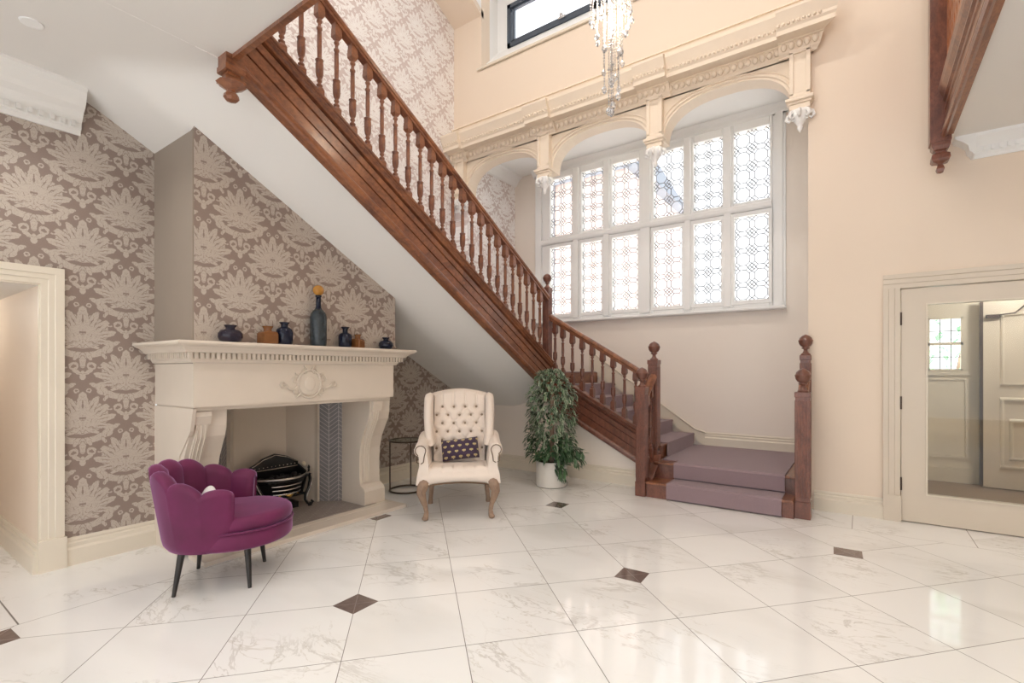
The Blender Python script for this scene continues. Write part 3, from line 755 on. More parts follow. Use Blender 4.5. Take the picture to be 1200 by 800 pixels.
while x < 1.9: m.box(x, x+.02, YD-.06, YD-.03, 3.285, 3.325); x += .05
struct(m.obj('trim_9', 'white'), 'white moulded cornice above the glazed door', 'cornice')

# ------------------------------------------------------------------ glazed door, frame, vestibule
m = MB()
C2 = [(0,0),(.13,0),(.13,.03),(.09,.03),(.085,.022),(.045,.022),(.04,.016),(0,.016)]
m.ext([(.295-u, w_) for u, w_ in C2], (0, YD, 0), (0, YD, 2.165), X, -Y)
m.ext([(1.47+u, w_) for u, w_ in C2], (0, YD, 0), (0, YD, 2.165), X, -Y)
m.ext([(2.165+u, w_) for u, w_ in C2], (.167, YD-.001, 0), (1.598, YD-.001, 0), Z, -Y)
m.box(.165, .30, YD-.04, YD, 0, .24)
m.box(.222, .296, YD, YD+.14, 0, 2.24); m.box(1.47, 1.552, YD, YD+.14, 0, 2.24); m.box(.222, 1.552, YD, YD+.14, 2.162, 2.24)
struct(m.obj('trim_10', 'door'), 'cream casing round the glazed door', 'casing')
d = struct(thing('door_1', 'cream door with one large glass pane and dark hinges', 'door', (.302, 5.71, 0)))
m = MB()
for q in [(.303, .494, 5.70, 5.745, .008, 2.155), (1.275, 1.465, 5.70, 5.745, .008, 2.155), (.494, 1.275, 5.70, 5.745, .008, .275), (.494, 1.275, 5.70, 5.745, 2.0, 2.155)]: m.box(*q)
m.obj('door_frame', 'door', d, world=True)
m = MB()
for q in [(.482, .494, 5.69, 5.71, .263, 2.012), (1.275, 1.287, 5.69, 5.71, .263, 2.012), (.494, 1.275, 5.69, 5.71, .263, .275), (.494, 1.275, 5.69, 5.71, 2.0, 2.012)]: m.box(*q)
m.obj('glazing_bead', 'trim', d, world=True)
box(.494, 1.275, 5.72, 5.726, .275, 2.0).obj('pane', 'doorglass', d, world=True)
for z in (.35, 1.10, 1.88):
    m = MB(); m.box(.292, .308, 5.685, 5.70, z-.055, z+.055); m.lathe([(.008, -.06), (.008, .06)], (.300, 5.688, z), 8); m.obj('hinge', 'bronze', d, world=True)
# vestibule
wall('wall_vestibule_back', [(.1, .70, 8.06, 8.16, 0, 2.7), (.70, 1.04, 8.06, 8.16, 0, 1.40), (.70, 1.04, 8.06, 8.16, 2.07, 2.7), (1.04, 3.2, 8.06, 8.16, 0, 2.7)], 'trim', 'cream vestibule wall seen through the glazed door')
wall('wall_vestibule_side', [(.1, .2, 5.84, 8.1, 0, 2.7), (3.1, 3.2, 5.84, 8.1, 0, 2.7)], 'trim', 'side wall of the vestibule')
struct(box(.1, 3.2, 5.84, 8.16, 2.6, 2.7).obj('ceiling_vestibule', 'ceiling'), 'ceiling of the vestibule', 'ceiling')
struct(box(.1, 3.2, 5.72, 8.16, -.12, -.002).obj('floor_vestibule', 'mat'), 'brown coir matting of the vestibule behind the glazed door', 'floor')
w = struct(thing('window_3', 'small grid-paned window in the vestibule, seen through the glazed door', 'window', (.87, 8.06, 1.4)))
m = MB()
for q in [(.70, .72, 8.05, 8.1, 1.40, 2.07), (1.02, 1.04, 8.05, 8.1, 1.40, 2.07), (.70, 1.04, 8.05, 8.1, 1.40, 1.42), (.70, 1.04, 8.05, 8.1, 2.05, 2.07), (.70, 1.04, 8.05, 8.1, 1.72, 1.755)]: m.box(*q)
m.obj('window_frame', 'trim', w, world=True)
m = MB()
for x in (.82, .93): m.box(x-.004, x+.004, 8.07, 8.085, 1.42, 2.05)
for z in (1.57, 1.90): m.box(.72, 1.02, 8.07, 8.085, z-.004, z+.004)
m.obj('glazing_bar', 'bronze', w, world=True)
box(.72, 1.02, 8.075, 8.08, 1.42, 2.05).obj('pane', 'glass', w, world=True)
m = MB()
m.box(.60, 1.12, 8.03, 8.06, 1.34, 1.385)
for q in [(.45, 1.10, 8.045, 8.06, .30, .33), (.45, 1.10, 8.045, 8.06, 1.28, 1.31), (1.06, 1.10, 8.04, 8.06, .33, 1.28)]: m.box(*q)
m.box(.2, 1.13, 8.03, 8.06, 0, .18)
struct(m.obj('trim_11', 'trim'), 'cream sill and dado panelling in the vestibule', 'panelling')
d = struct(thing('door_2', 'cream panelled front door standing in the vestibule behind the glass', 'door', (1.20, 7.9, 0)))
m = MB(); m.box(1.20, 2.15, 7.88, 7.93, .01, 2.25); m.obj('door_leaf', 'door', d, world=True)
def frame(m, x0, x1, z0, z1, yy, t=.035, dp=.03):
    pr = [(0, 0), (t, 0), (t*.8, dp*.6), (t*.4, dp), (0, dp)]
    m.ext([(-u, w_) for u, w_ in pr], (x0, yy, z0), (x0, yy, z1), X, -Y); m.ext(pr, (x1, yy, z0), (x1, yy, z1), X, -Y)
    m.ext([(-u, w_) for u, w_ in pr], (x0-t, yy, z0), (x1+t, yy, z0), Z, -Y); m.ext(pr, (x0-t, yy, z1), (x1+t, yy, z1), Z, -Y)
for (x0, x1, z0, z1) in ((1.38, 1.98, .28, 1.05), (1.46, 1.90, .38, .80), (1.38, 1.98, 1.25, 2.05)):
    m = MB(); frame(m, x0, x1, z0, z1, 7.88); m.obj('door_panel', 'trim', d, world=True)
m = MB(); m.box(1.22, 1.34, 7.82, 7.88, 2.02, 2.06); m.tube([(1.28, 7.85, 2.05), (1.45, 7.75, 2.06), (1.60, 7.9, 2.2)], .008, 6); m.box(1.17, 1.20, 7.88, 7.92, .02, 2.25)
m.obj('door_closer', 'bronze', d, world=True)

# ------------------------------------------------------------------ staircase
st = thing('staircase', 'dark mahogany staircase with turned balusters rising left to the upper floor', 'staircase', (-2.04, 5.3, 0))
def part(m, name, mat='wood', **k): return m.obj(name, mat, st, world=True, **k)
# landing steps
m = MB(); m.box(-1.975, -.53, 5.20, 5.70, 0, .148); m.box(-1.975, -.53, 5.45, 7.0, .0, .328); m.box(-.53, -.45, 5.72, 7.0, 0, .328); part(m, 'riser', 'wood_red')
m = MB(); m.box(-1.975, -.53, 5.175, 5.47, .148, .172); part(m, 'tread', 'wood', bevel=.006)
m = MB(); m.box(-1.975, -.53, 5.425, 5.71, .328, .352); m.box(-1.975, -.45, 5.70, 7.0, .328, .352); part(m, 'tread', 'wood', bevel=.006)
# lower flight steps (x from -1.95 to -3.45) y 5.62..7.0
zt = .35
for k in range(5):
    x0 = -1.965-.30*k; zt = .35+.17*(k+1)
    m = MB(); m.box(x0-.30, x0, 5.63, 6.97, zt-.17-.2*(k > 0), zt-.022); m.box(x0-.32, x0+.02, 5.60, 6.97, zt-.022, zt); part(m, 'tread', 'wood', bevel=.005)
m = MB(); m.box(-5.05, -3.455, 5.68, 6.98, 1.15, 1.37); part(m, 'quarter_landing', 'wood')
# upper flight steps
n = 13
for k in range(n):
    y0 = 5.50-.294*k; zt = 1.37+.1705*(k+1)
    m = MB(); m.box(-5.05, XS-.03, y0-.294, y0, zt-.19, zt-.022); m.box(-5.05, XS-.03, y0-.30, y0+.02, zt-.022, zt); part(m, 'tread', 'wood')
# strings
SP = [(.0, 0), (.045, 0), (.058, -.010), (.058, -.026), (.045, -.034), (.045, -.042), (.052, -.050), (.046, -.064), (.034, -.072), (.030, -.090), (-.006, -.094), (-.006, -.112), (.018, -.116),
      (.018, -.176), (.0, -.179), (.0, -.190), (.014, -.193), (.014, -.282), (-.002, -.285), (-.002, -.297), (.016, -.300), (.016, -.385), (.028, -.392), (.040, -.410), (.044, -.43), (.040, -.452), (.024, -.465), (-.05, -.465), (-.05, 0)]
# the profile is stretched so that it spans string top to string bottom
def string(name, p0, p1, top0, bot0, top1, bot1, out, mat, lo=-.465):
    m = MB(); nn_ = len(SP)
    def ring(p, t, b):
        return [Vector((p[0], p[1], 0))+Vector((*out, 0))*u+Z*(t+(w_/lo)*(b-t)) for u, w_ in SP]
    vs = ring(p0, top0, bot0)+ring(p1, top1, bot1)
    m.add(vs, [(i, (i+1) % nn_, (i+1) % nn_+nn_, i+nn_) for i in range(nn_)]+[tuple(range(nn_))[::-1], tuple(range(nn_, 2*nn_))])
    return part(m, name, mat)
string('stair_string', (XS-.02, 1.50), (XS-.02, 5.56), zs2(1.50), zb2(1.50), zs2(5.56), zb2(5.56), (1, 0), 'wood')
string('stair_string', (-3.44, 5.585), (-2.06, 5.585), zs1(-3.44), zb1(-3.44), zs1(-2.06), zb1(-2.06), (0, -1), 'wood_red')
string('stair_string', (-1.985, 5.28), (-1.985, 5.56), .20, .0, .42, .02, (1, 0), 'wood_red')
# handrails
RP = [(-.035, -.085), (-.035, -.06), (-.045, -.055), (-.05, -.035), (-.042, -.015), (-.02, 0), (.02, 0), (.042, -.015), (.05, -.035), (.045, -.055), (.035, -.06), (.035, -.085)]
def rail(p0, p1, side, mat='wood'):
    m = MB(); m.ext(RP, p0, p1, Vector((*side, 0)), Z); return part(m, 'handrail', mat)
XR = -3.50
rail((XR, 1.50, zr2(1.50)), (XR, 5.55, zr2(5.55)), (1, 0))
rail((-3.47, 5.60, zr1(-3.47)), (-2.10, 5.60, zr1(-2.10)), (0, 1))
rail((-2.03, 5.28, 1.14), (-2.03, 5.55, 1.36), (1, 0))
rail((-.475, 5.38, 1.14), (-.475, 5.65, 1.36), (1, 0))
# balusters
def baluster_mesh(h, slope, ax):
    """ax: 1 slope along y, 0 along x; slope = dz per unit; block ends follow it"""
    m = MB(); w_ = .027
    def blk(z0, z1, sl0, sl1, w0=w_, w1=w_):
        b4 = []; t4 = []
        for (sx, sy) in ((-1,-1),(1,-1),(1,1),(-1,1)):
            q = (sx if ax == 0 else sy)
            b4.append((sx*w0, sy*w0, z0+sl0*q*w0)); t4.append((sx*w1, sy*w1, z1+sl1*q*w1))
        m.hexa(b4, t4)
    blk(-.04, .095, slope, 0); blk(.095, .115, 0, 0, w_, .018)
    tb = h-.10
    blk(tb-.025, tb, 0, 0, .017, w_+.004); blk(tb, h-.035, 0, 0, w_+.004, w_+.002); blk(h-.035, h+.05, 0, slope)
    z0, z1 = .115, tb-.025; L = z1-z0
    pr = [(0,.017),(.02,.024),(.035,.024),(.05,.014),(.07,.012),(.085,.02),(.10,.02),(.115,.014),(.15,.024),(.20,.029),(.33,.030),(.375,.026),(.385,.031),(.40,.031),(.41,.018),(.43,.016),
          (.60,.0185),(.83,.0165),(.84,.022),(.865,.022),(.875,.014),(.93,.012),(.945,.020),(.965,.022),(.98,.017),(1.0,.017)]
    m.lathe([(r, z0+L*t) for t, r in pr], (0,0,0), 12)
    return m
h2 = zr2(3.5)-.085-zs2(3.5)
B2 = baluster_mesh(h2, -.58, 1).obj('baluster', 'wood', st)
B2.location = Vector((XR, 1.77, zs2(1.77)))-st.location
for k in range(1, 25):
    y = 1.77+.1502*k
    cp(B2, st, Vector((XR, y, zs2(y)))-st.location)
h1 = zr1(-2.8)-.085-zs1(-2.8)
B1 = baluster_mesh(h1, -.565, 0).obj('baluster', 'wood_red', st)
for k, x in enumerate([-3.40, -3.28, -3.135, -2.99, -2.845, -2.70, -2.555, -2.405, -2.26, -2.135]):
    (B1 if k == 0 else cp(B1, st)).location = Vector((x, 5.60, zs1(x)))-st.location
h3 = .80
B3 = baluster_mesh(h3, .8, 1).obj('baluster', 'wood_red', st)
B3.location = Vector((-2.03, 5.36, .31))-st.location
cp(B3, st, Vector((-2.03, 5.475, .40))-st.location)
cp(B3, st, Vector((-.475, 5.47, .40))-st.location)
# newels
def newel(x, y, z0, ztop, wd, ball, mat='wood_red', cap=True):
    m = MB(); h = wd/2
    m.box(x-h, x+h, y-h, y+h, z0, z0+.16)
    m.box(x-h+.006, x+h-.006, y-h+.006, y+h-.006, z0+.16, ztop-.02)
    for a in range(4):                      # raised fluting strips on each face
        dx, dy = [(0,-1),(1,0),(0,1),(-1,0)][a]
        for t in (-.035, -.012, .012, .035):
            cx, cy = x+dx*(h-.006)+(t if dx == 0 else 0), y+dy*(h-.006)+(t if dy == 0 else 0)
            ex, ey = (.008, .006) if dx == 0 else (.006, .008)
            m.box(cx-ex, cx+ex, cy-ey, cy+ey, z0+.20, ztop-.08)
    m.box(x-h, x+h, y-h, y+h, ztop-.05, ztop)
    nw = part(m, 'newel_post', mat, bevel=.004)
    m = MB()
    if cap:
        m.lathe([(.055, 0), (.058, .012), (.035, .03), (.024, .055), (.024, .075), (.045, .085), (.047, .095), (.03, .10),
                 (.058, .118), (.074, .145), (.080, .172), (.083, .18), (.083, .188), (.076, .196), (.068, .22), (.045, .243), (.018, .256), (.006, .262)], (0, 0, 0), 22)
        f = m.obj('ball_finial', mat, nw)
        f.location = Vector((x, y, ztop))-Vector(st.location); f.scale = (ball, ball, ball)
    return nw
newel(-2.04, 5.235, 0, 1.215, .118, .84)
newel(-.462, 5.305, 0, 1.195, .135, .86)
newel(-2.035, 5.61, .30, 1.525, .125, .84)
newel(-.47, 5.655, .34, 1.555, .10, .80)
newel(-3.525, 5.60, 1.0, 2.52, .105, .74, 'wood_red')
# corner pendant where the upper string meets the gallery edge
m = MB()
px_, py_ = -3.375, 1.52
m.box(px_-.056, px_+.056, py_-.056, py_+.056, 3.31, 4.4)
m.lathe([(.086, 3.315), (.086, 3.35), (.075, 3.36)], (px_, py_, 0), 4, smooth=False, ph=PI/4)
m.lathe([(.088, 3.25), (.088, 3.268), (.055, 3.295), (.055, 3.32)], (px_, py_, 0), 4, smooth=False, ph=PI/4)
m.lathe([(.008, 3.14), (.034, 3.147), (.046, 3.163), (.042, 3.185), (.026, 3.198), (.028, 3.21), (.088, 3.25)], (px_, py_, 0), 8, smooth=False, ph=PI/8)
part(m, 'newel_pendant', 'wood')
# gallery edge above the camera side of the void
g = thing('gallery_edge', 'brown timber edge of the upper gallery at the top left, before the balusters', 'gallery edge', (-1.4, 1.5, 3.4))
m = MB(); m.box(-3.33, .56, 1.50, 1.535, 3.395, 3.80); m.box(-3.33, .56, 1.502, 1.56, 3.80, 3.84)
m.obj('fascia', 'wood', g, world=True)
# right gallery
g = thing('gallery_balustrade', 'carved wooden gallery balustrade with pierced panel at the top right', 'balustrade', (.60, 5.3, 3.3))
GX = .60
m = MB()
pr = [(.0, 3.40), (-.02, 3.385), (-.035, 3.39), (-.045, 3.41), (-.04, 3.44), (-.02, 3.455), (-.012, 3.46), (-.012, 3.52), (-.02, 3.525), (-.02, 3.535), (-.012, 3.54), (-.012, 3.61), (-.022, 3.615), (-.022, 3.63), (-.012, 3.635),
      (-.012, 3.69), (-.03, 3.70), (-.03, 3.715), (-.022, 3.72), (-.05, 3.77), (-.06, 3.80), (-.06, 3.82), (-.045, 3.83), (.04, 3.83), (.04, 3.40)]
m.ext(pr, (GX, .75, 0), (GX, 5.42, 0), X, Z); m.obj('fascia', 'wood', g, world=True)
m = MB()
# pierced fret panel: board with lozenge/arrow holes, as strips
def fret(m, y0, y1, z0, z1, x0, x1):
    cw, ch = .115, .16
    ny = int((y1-y0)/cw); nz = int((z1-z0)/ch)
    for i in range(ny):
        for j in range(nz):
            a, b = y0+i*cw, y0+(i+1)*cw; c, d_ = z0+j*ch, z0+(j+1)*ch
            my, mz = (a+b)/2, (c+d_)/2
            hole = [(my, mz+.05), (my+.022, mz+.01), (my+.012, mz-.03), (my, mz-.045), (my-.012, mz-.03), (my-.022, mz+.01)]
            outer = [(my, d_), (b, mz+.04), (b, mz-.04), (my, c), (a, mz-.04), (a, mz+.04)]
            vs = [(xx, p[0], p[1]) for xx in (x0, x1) for p in hole+outer]
            fs = []
            for k in range(6):
                k2 = (k+1) % 6
                fs += [(k, k2, 6+k2, 6+k), (12+k, 18+k, 18+k2, 12+k2), (k, 12+k, 12+k2, k2)]
            vs += [(xx, p[0], p[1]) for xx in (x0, x1) for p in ((a, d_), (b, d_), (b, c), (a, c))]
            fs += [(24, 6, 11), (25, 7, 6), (26, 9, 8), (27, 10, 9), (28, 23, 18), (29, 18, 19), (30, 20, 21), (31, 21, 22)]
            m.add(vs, fs)
fret(m, .85, 5.40, 3.87, 4.68, GX-.012, GX+.012)
m.box(GX-.02, GX+.02, .8, 5.42, 3.82, 3.87); m.box(GX-.035, GX+.035, .8, 5.42, 4.68, 4.76)
m.obj('pierced_panel', 'wood_or', g, world=True)
m = MB(); m.box(GX-.115, GX+.03, 5.42, 5.56, 3.36, 4.95); m.obj('newel_post', 'wood_red', g, world=True, bevel=.004)
m = MB()
m.lathe([(.006, 3.105), (.03, 3.115), (.04, 3.14), (.03, 3.165), (.022, 3.175), (.03, 3.185), (.075, 3.20), (.09, 3.22), (.085, 3.255), (.05, 3.275), (.05, 3.29), (.07, 3.30), (.09, 3.33), (.09, 3.37)], (GX-.04, 5.49, 0), 4, smooth=False, ph=PI/4)
m.obj('newel_pendant', 'wood_red', g, world=True)

# stair carpet: runner things
def runner(segs, y0, y1, t=.012):
    pass
m = MB()
x0, x1 = -1.74, -.63
# over first step, up riser, over landing
path = [(5.19, .004), (5.165, .02), (5.165, .165), (5.175, .184), (5.45, .184), (5.447, .19), (5.415, .20), (5.415, .345), (5.43, .364), (5.70, .364)]
def strip(m, path, xa, xb, t=.010):
    pts = [Vector((0, y, z)) for y, z in path]
    inner = []
    for i, p in enumerate(pts):
        a = pts[max(i-1, 0)]; b = pts[min(i+1, len(pts)-1)]; d = (b-a).normalized(); nrm = Vector((0, d.z, -d.y))
        inner.append(p+nrm*t)
    prof = [(p.y, p.z) for p in pts]+[(p.y, p.z) for p in inner[::-1]]
    m.ext(prof, (xa, 0, 0), (xb, 0, 0), Y, Z)
strip(m, path, x0, x1)
m.box(-1.95, x1, 5.70, 6.97, .352, .364); m.box(-1.93, -1.74, 5.60, 5.70, .352, .364)
lc = tag(m.obj('landing_carpet', 'carpet'), 'mauve carpet covering the bottom steps and the low landing', 'carpet')
m = MB()
def runx(m, k):
    xk = -1.965-.30*k; zt = .35+.17*(k+1)
    m.box(xk-.27, xk+.035, 5.80, 6.90, zt, zt+.012); m.box(xk+.022, xk+.034, 5.80, 6.90, zt-.16, zt+.004)
for k in range(5): runx(m, k)
m.box(-5.0, -3.44, 5.80, 6.90, 1.37, 1.382)
for k in range(n):
    y0 = 5.50-.294*k; zt = 1.37+.1705*(k+1)
    m.box(-5.0, -3.62, y0-.27, y0+.035, zt, zt+.012); m.box(-5.0, -3.62, y0+.022, y0+.034, zt-.16, zt+.004)
tag(m.obj('stair_runner', 'carpet'), 'mauve carpet runner going up the stair flights behind the balusters', 'carpet')

# ------------------------------------------------------------------ fireplace
ZH = .03
h = thing('hearth', 'low hearth of narrow brown tiles with a pale marble border', 'hearth', (-4.3, 2.5, 0))
m = MB(); m.box(-4.75, -4.13, 1.60, 3.27, .0, ZH); m.box(-5.05, -4.75, 2.0, 3.1, 0, ZH); m.obj('hearth_tiles', 'hearth', h, world=True)
m = MB(); m.box(-4.13, -3.86, 1.56, 3.42, 0, ZH+.002); m.box(-4.25, -4.13, 3.27, 3.42, 0, ZH+.002)
m.box(-4.06, -4.04, 1.56, 3.42, ZH, ZH+.004)
mb_marble = plain('border_marble', (.72, .64, .55), .2, var=.08, scale=5)
m.obj('marble_border', mb_marble, h, world=True, bevel=.006)
f = thing('fireplace_surround', 'large cream stone fireplace surround with dentil mantel shelf and scrolled legs', 'fireplace', (-4.3, 2.48, 0))
def fp(m, name, mat='stone', **k): return m.obj(name, mat, f, world=True, **k)
Y0, Y1 = 1.545, 3.37
# outer side walls + frieze
m = MB(); m.box(-4.71, -4.0, Y0, Y1, 1.13, 1.48); m.box(-4.71, -4.03, Y0+.01, Y1-.02, 1.10, 1.13); fp(m, 'frieze')
m = MB(); m.ext([(-4.71, 0), (-4.24, 0), (-4.24, .2), (-4.30, .45), (-4.24, .75), (-4.05, .95), (-4.0, 1.12), (-4.71, 1.12)], (0, Y0-.003, 0), (0, Y0+.02, 0), X, Z); fp(m, 'side_block')
m = MB(); m.box(-4.88, -4.4, 3.27, 3.376, 0.03, 1.12); fp(m, 'side_block')
# scrolled legs
cons = [(-4.71, .03), (-4.15, .03), (-4.15, .17), (-4.17, .20), (-4.225, .23), (-4.235, .30), (-4.235, .48), (-4.225, .60), (-4.19, .72), (-4.14, .82), (-4.095, .90), (-4.075, .98), (-4.07, 1.10), (-4.71, 1.10)]
for (a, b) in ((1.552, 1.80), (3.13, 3.38)):
    m = MB(); m.ext(cons, (0, a, 0), (0, b, 0), X, Z)
    leg = fp(m, 'scrolled_leg', bevel=.006)
    m = MB()
    ins = [(-4.33, .22), (-4.205, .26), (-4.215, .48), (-4.205, .60), (-4.17, .72), (-4.12, .82), (-4.075, .90), (-4.055, .98), (-4.052, 1.06), (-4.33, 1.06)]
    c0, c1 = (a+.03, a+.115)
    m.ext(ins, (0, c0, 0), (0, c1, 0), X, Z)
    for yy in (c0+.015, (c0+c1)/2, c1-.015):
        m.tube([(x-.001, yy, z) for x, z in ins[1:-1]], .006, 6)
    m.ext([(-4.1, .97), (-4.05, 1.0), (-4.03, 1.06), (-4.035, 1.095), (-4.1, 1.095)], (0, c0-.012, 0), (0, c1+.012, 0), X, Z)
    o = m.obj('leg_moulding', 'stone', leg); o.location = -Vector(f.location)
# shelf
def ringprof(m, prof, xb, y0, y1, xf):
    """moulding running round three sides; prof (out, z)"""
    n_ = len(prof)
    pts = []
    for (yy, xx, sy, sx) in ((y0, xb, -1, 0), (y0, xf, -1, 1), (y1, xf, 1, 1), (y1, xb, 1, 0)):
        pts += [(xx+sx*o_, yy+sy*o_, z) for o_, z in prof]
    fs = []
    for k in range(3):
        for i in range(n_-1): fs.append((k*n_+i, (k+1)*n_+i, (k+1)*n_+i+1, k*n_+i+1))
    fs.append(tuple(i for i in range(n_-1, -1, -1))); fs.append(tuple(3*n_+i for i in range(n_)))
    m.add(pts, fs)
    t = [k*n_+n_-1 for k in range(4)]; bt = [k*n_ for k in range(4)]
    o = len(m.v)-len(pts)
    m.f += [[o+i for i in t], [o+i for i in bt[::-1]]]; m.sm += [False, False]
m = MB(); ringprof(m, [(.06, 1.53), (.075, 1.535), (.085, 1.55), (.105, 1.57), (.135, 1.582), (.14, 1.59), (.15, 1.592), (.15, 1.605), (.145, 1.612)], -4.71, Y0, Y1+.03, -4.0)
fp(m, 'mantel_shelf')
m = MB(); ringprof(m, [(.0, 1.455), (.02, 1.46), (.025, 1.475), (.03, 1.48), (.03, 1.532)], -4.71, Y0, Y1+.01, -4.0); fp(m, 'bed_moulding')
m = MB()
y = Y0-.05
while y < Y1+.06:
    m.box(-3.975, -3.945, y, y+.021, 1.487, 1.53); y += .0365
x = -4.70
while x < -3.97:
    m.box(x, x+.021, Y0-.055, Y0-.028, 1.487, 1.53); m.box(x, x+.021, Y1+.038, Y1+.065, 1.487, 1.53); x += .0365
fp(m, 'dentil_moulding')
# carved cartouche
m = MB()
cy, cz = 2.44, 1.285; fx = -3.998
m.sphere((fx, cy, cz), .105, 20, 1.0, .14, 1.05)
m.sphere((fx+.010, cy, cz), .06, 16, 1.1, .16, .9)
def scroll(c, r0, turns, a0, sgn=1, dr=.7, th=.008, n_=26):
    pts = []
    for k in range(n_):
        t = k/(n_-1); a = a0+sgn*turns*2*PI*t; r = r0*(1-dr*t)
        pts.append((fx+.006, c[0]+r*math.cos(a), c[1]+r*math.sin(a)))
    m.tube(pts, [th*(1-.4*k/n_) for k in range(n_)], 6)
for s_ in (-1, 1):
    scroll((cy+s_*.13, cz+.045), .045, 1.2, PI/2, s_)
    scroll((cy+s_*.12, cz-.07), .040, 1.2, -PI/2, -s_)
    scroll((cy+s_*.235, cz+.0), .032, 1.2, 0 if s_ < 0 else PI, s_)
    m.tube([(fx+.004, cy+s_*(.10+.11*t), cz-.015-.03*math.sin(PI*t)) for t in [k/8 for k in range(9)]], .010, 6)
    scroll((cy+s_*.05, cz+.115), .035, 1.0, PI/2, s_)
m.tube([(fx+.006, cy+.11*math.cos(a), cz+.12*math.sin(a)) for a in [2*PI*k/36 for k in range(36)]], .009, 6, closed=True)
fp(m, 'carved_cartouche')
# splayed chevron slips, white edge strips, fire back
FH = 1.13
def panel(m, p, q, z0, z1, t=.02):
    p, q = Vector((*p, 0)), Vector((*q, 0)); d = (q-p).normalized(); nr = Vector((d.y, -d.x, 0))
    return p, q, nr
def slip(p, q, mat, name):
    m = MB(); P, Q = Vector((*p, 0)), Vector((*q, 0)); L = (Q-P).length
    m.add([P+Z*ZH, Q+Z*ZH, Q+Z*FH, P+Z*FH], [(0, 1, 2, 3)])
    o = fp(m, name, mat); me = o.data; uvl = me.uv_layers.new(name='UVMap')
    for i, c in enumerate([(0, ZH), (L, ZH), (L, FH), (0, FH)]): uvl.data[i].uv = c
    md = o.modifiers.new('s', 'SOLIDIFY'); md.thickness = .02; md.offset = 0
    return o
slip((-4.44, 1.78), (-4.71, 2.07), 'chevron', 'chevron_slip'); slip((-4.71, 2.985), (-4.42, 3.235), 'chevron', 'chevron_slip')
m = MB()
def vpan(pts, z0, z1):
    for (a, b) in zip(pts[:-1], pts[1:]): m.add([(*a, z0), (*b, z0), (*b, z1), (*a, z1)], [(0, 1, 2, 3)])
vpan([(-4.40, 1.72), (-4.44, 1.78)], ZH, FH); vpan([(-4.42, 3.235), (-4.36, 3.25)], ZH, FH)
vpan([(-4.71, 2.07), (-4.68, 2.10), (-4.72, 2.12), (-5.02, 2.28), (-5.02, 2.80), (-4.74, 2.95), (-4.69, 2.955), (-4.70, 2.985)], ZH, FH)
o = fp(m, 'fireback', 'stone')
m = MB(); m.box(-5.05, -4.05, 1.60, 3.36, FH-.01, FH+.02); fp(m, 'opening_head')
# ------------------------------------------------------------------ fire grate
gt = thing('fire_grate', 'black cast iron fire basket on curved legs in the fireplace', 'fire grate', (-4.72, 2.60, ZH), R(90))
# local: +x = world +y ; -y = world +x (towards room)
m = MB()
W2 = .27
# arched back plate
bp = [(-.24, .10), (.24, .10), (.24, .43), (.20, .45), (.12, .50), (0, .535), (-.12, .50), (-.20, .45), (-.24, .43)]
m.ext(bp, (0, .14, 0), (0, .165, 0), X, Z); m.obj('back_plate', 'iron', gt, bevel=.004)
m = MB()
m.tube([(x, .135, z) for x, z in [(-.23, .43), (-.20, .44), (-.12, .488), (0, .52), (.12, .488), (.20, .44), (.23, .43)]], .005, 6)
m.tube([(-.23, .135, .385), (.23, .135, .385)], .006, 6)
for k in range(11): m.sphere((-.20+.04*k, .133, .41), .008, 6)
m.obj('back_trim', 'steel', gt)
m = MB()
def bow(z, r0=.26, yb=.03, d=.17, n_=15): return [(-r0+2*r0*k/(n_-1), yb-d*math.sin(PI*k/(n_-1)), z) for k in range(n_)]
# basket tray and front sides
def bs(u, v):
    t = u; z = .14+.18*v; r0 = .20+.07*v
    return (-r0+2*r0*t, .03-(.11+.07*v)*math.sin(PI*t), z)
m.grid(bs, 20, 4)
m.box(-.2, .2, -.06, .15, .12, .14)
m.box(-.14, .14, -.04, .12, .0, .06)
for s_ in (-1, 1): m.hexa([(s_*.20-.01, .0, .13), (s_*.20+.01, .0, .13), (s_*.22+.01, .15, .13), (s_*.22-.01, .15, .13)], [(s_*.27-.01, .02, .32), (s_*.27+.01, .02, .32), (s_*.24+.01, .15, .40), (s_*.24-.01, .15, .40)])
m.obj('basket', 'iron', gt)
m = MB(); 
for z in (.175, .215, .255):
    q = [p for p in bow(z, .22+.06*(z-.14)/.18, .02, .155)][3:-3]; m.tube(q, .009, 6)
m.obj('front_bar', 'steel', gt)
m = MB(); m.tube(bow(.325, .285, .02, .19), .012, 8); m.obj('top_rail', 'steel', gt)
m = MB(); m.tube(bow(.310, .283, .02, .185), .014, 8); m.tube(bow(.145, .20, .03, .13), .012, 8); m.obj('basket_rim', 'iron', gt)
for s_ in (-1, 1):
    m = MB(); q = [(s_*.275, -.02, .31), (s_*.265, -.05, .25), (s_*.235, -.07, .18), (s_*.20, -.07, .12), (s_*.195, -.07, .07), (s_*.215, -.08, .03), (s_*.25, -.085, .015), (s_*.268, -.085, .035), (s_*.25, -.085, .05)]
    m.tube(q, [.018, .02, .02, .018, .016, .016, .016, .013, .01], 8)
    m.lathe([(.02, -.015), (.02, 0)], (s_*.235, -.085, .015), 10)
    lg = m.obj('leg', 'iron', gt)
    m = MB(); m.tube([(x+s_*.003, y-.018, z) for x, y, z in q[:6]], .004, 5); m.obj('leg_trim', 'steel', lg)
    m = MB(); m.lathe([(.006, .33), (.012, .345), (.008, .36), (.014, .375), (.008, .39), (.002, .40)], (s_*.268, -.01, 0), 10); m.obj('finial', 'iron' if s_ > 0 else 'iron', gt)
    m = MB(); m.sphere((s_*.262, .07, .40), .028, 12, 1, .7, 1); m.obj('knob', 'ivory', gt)
m = MB()
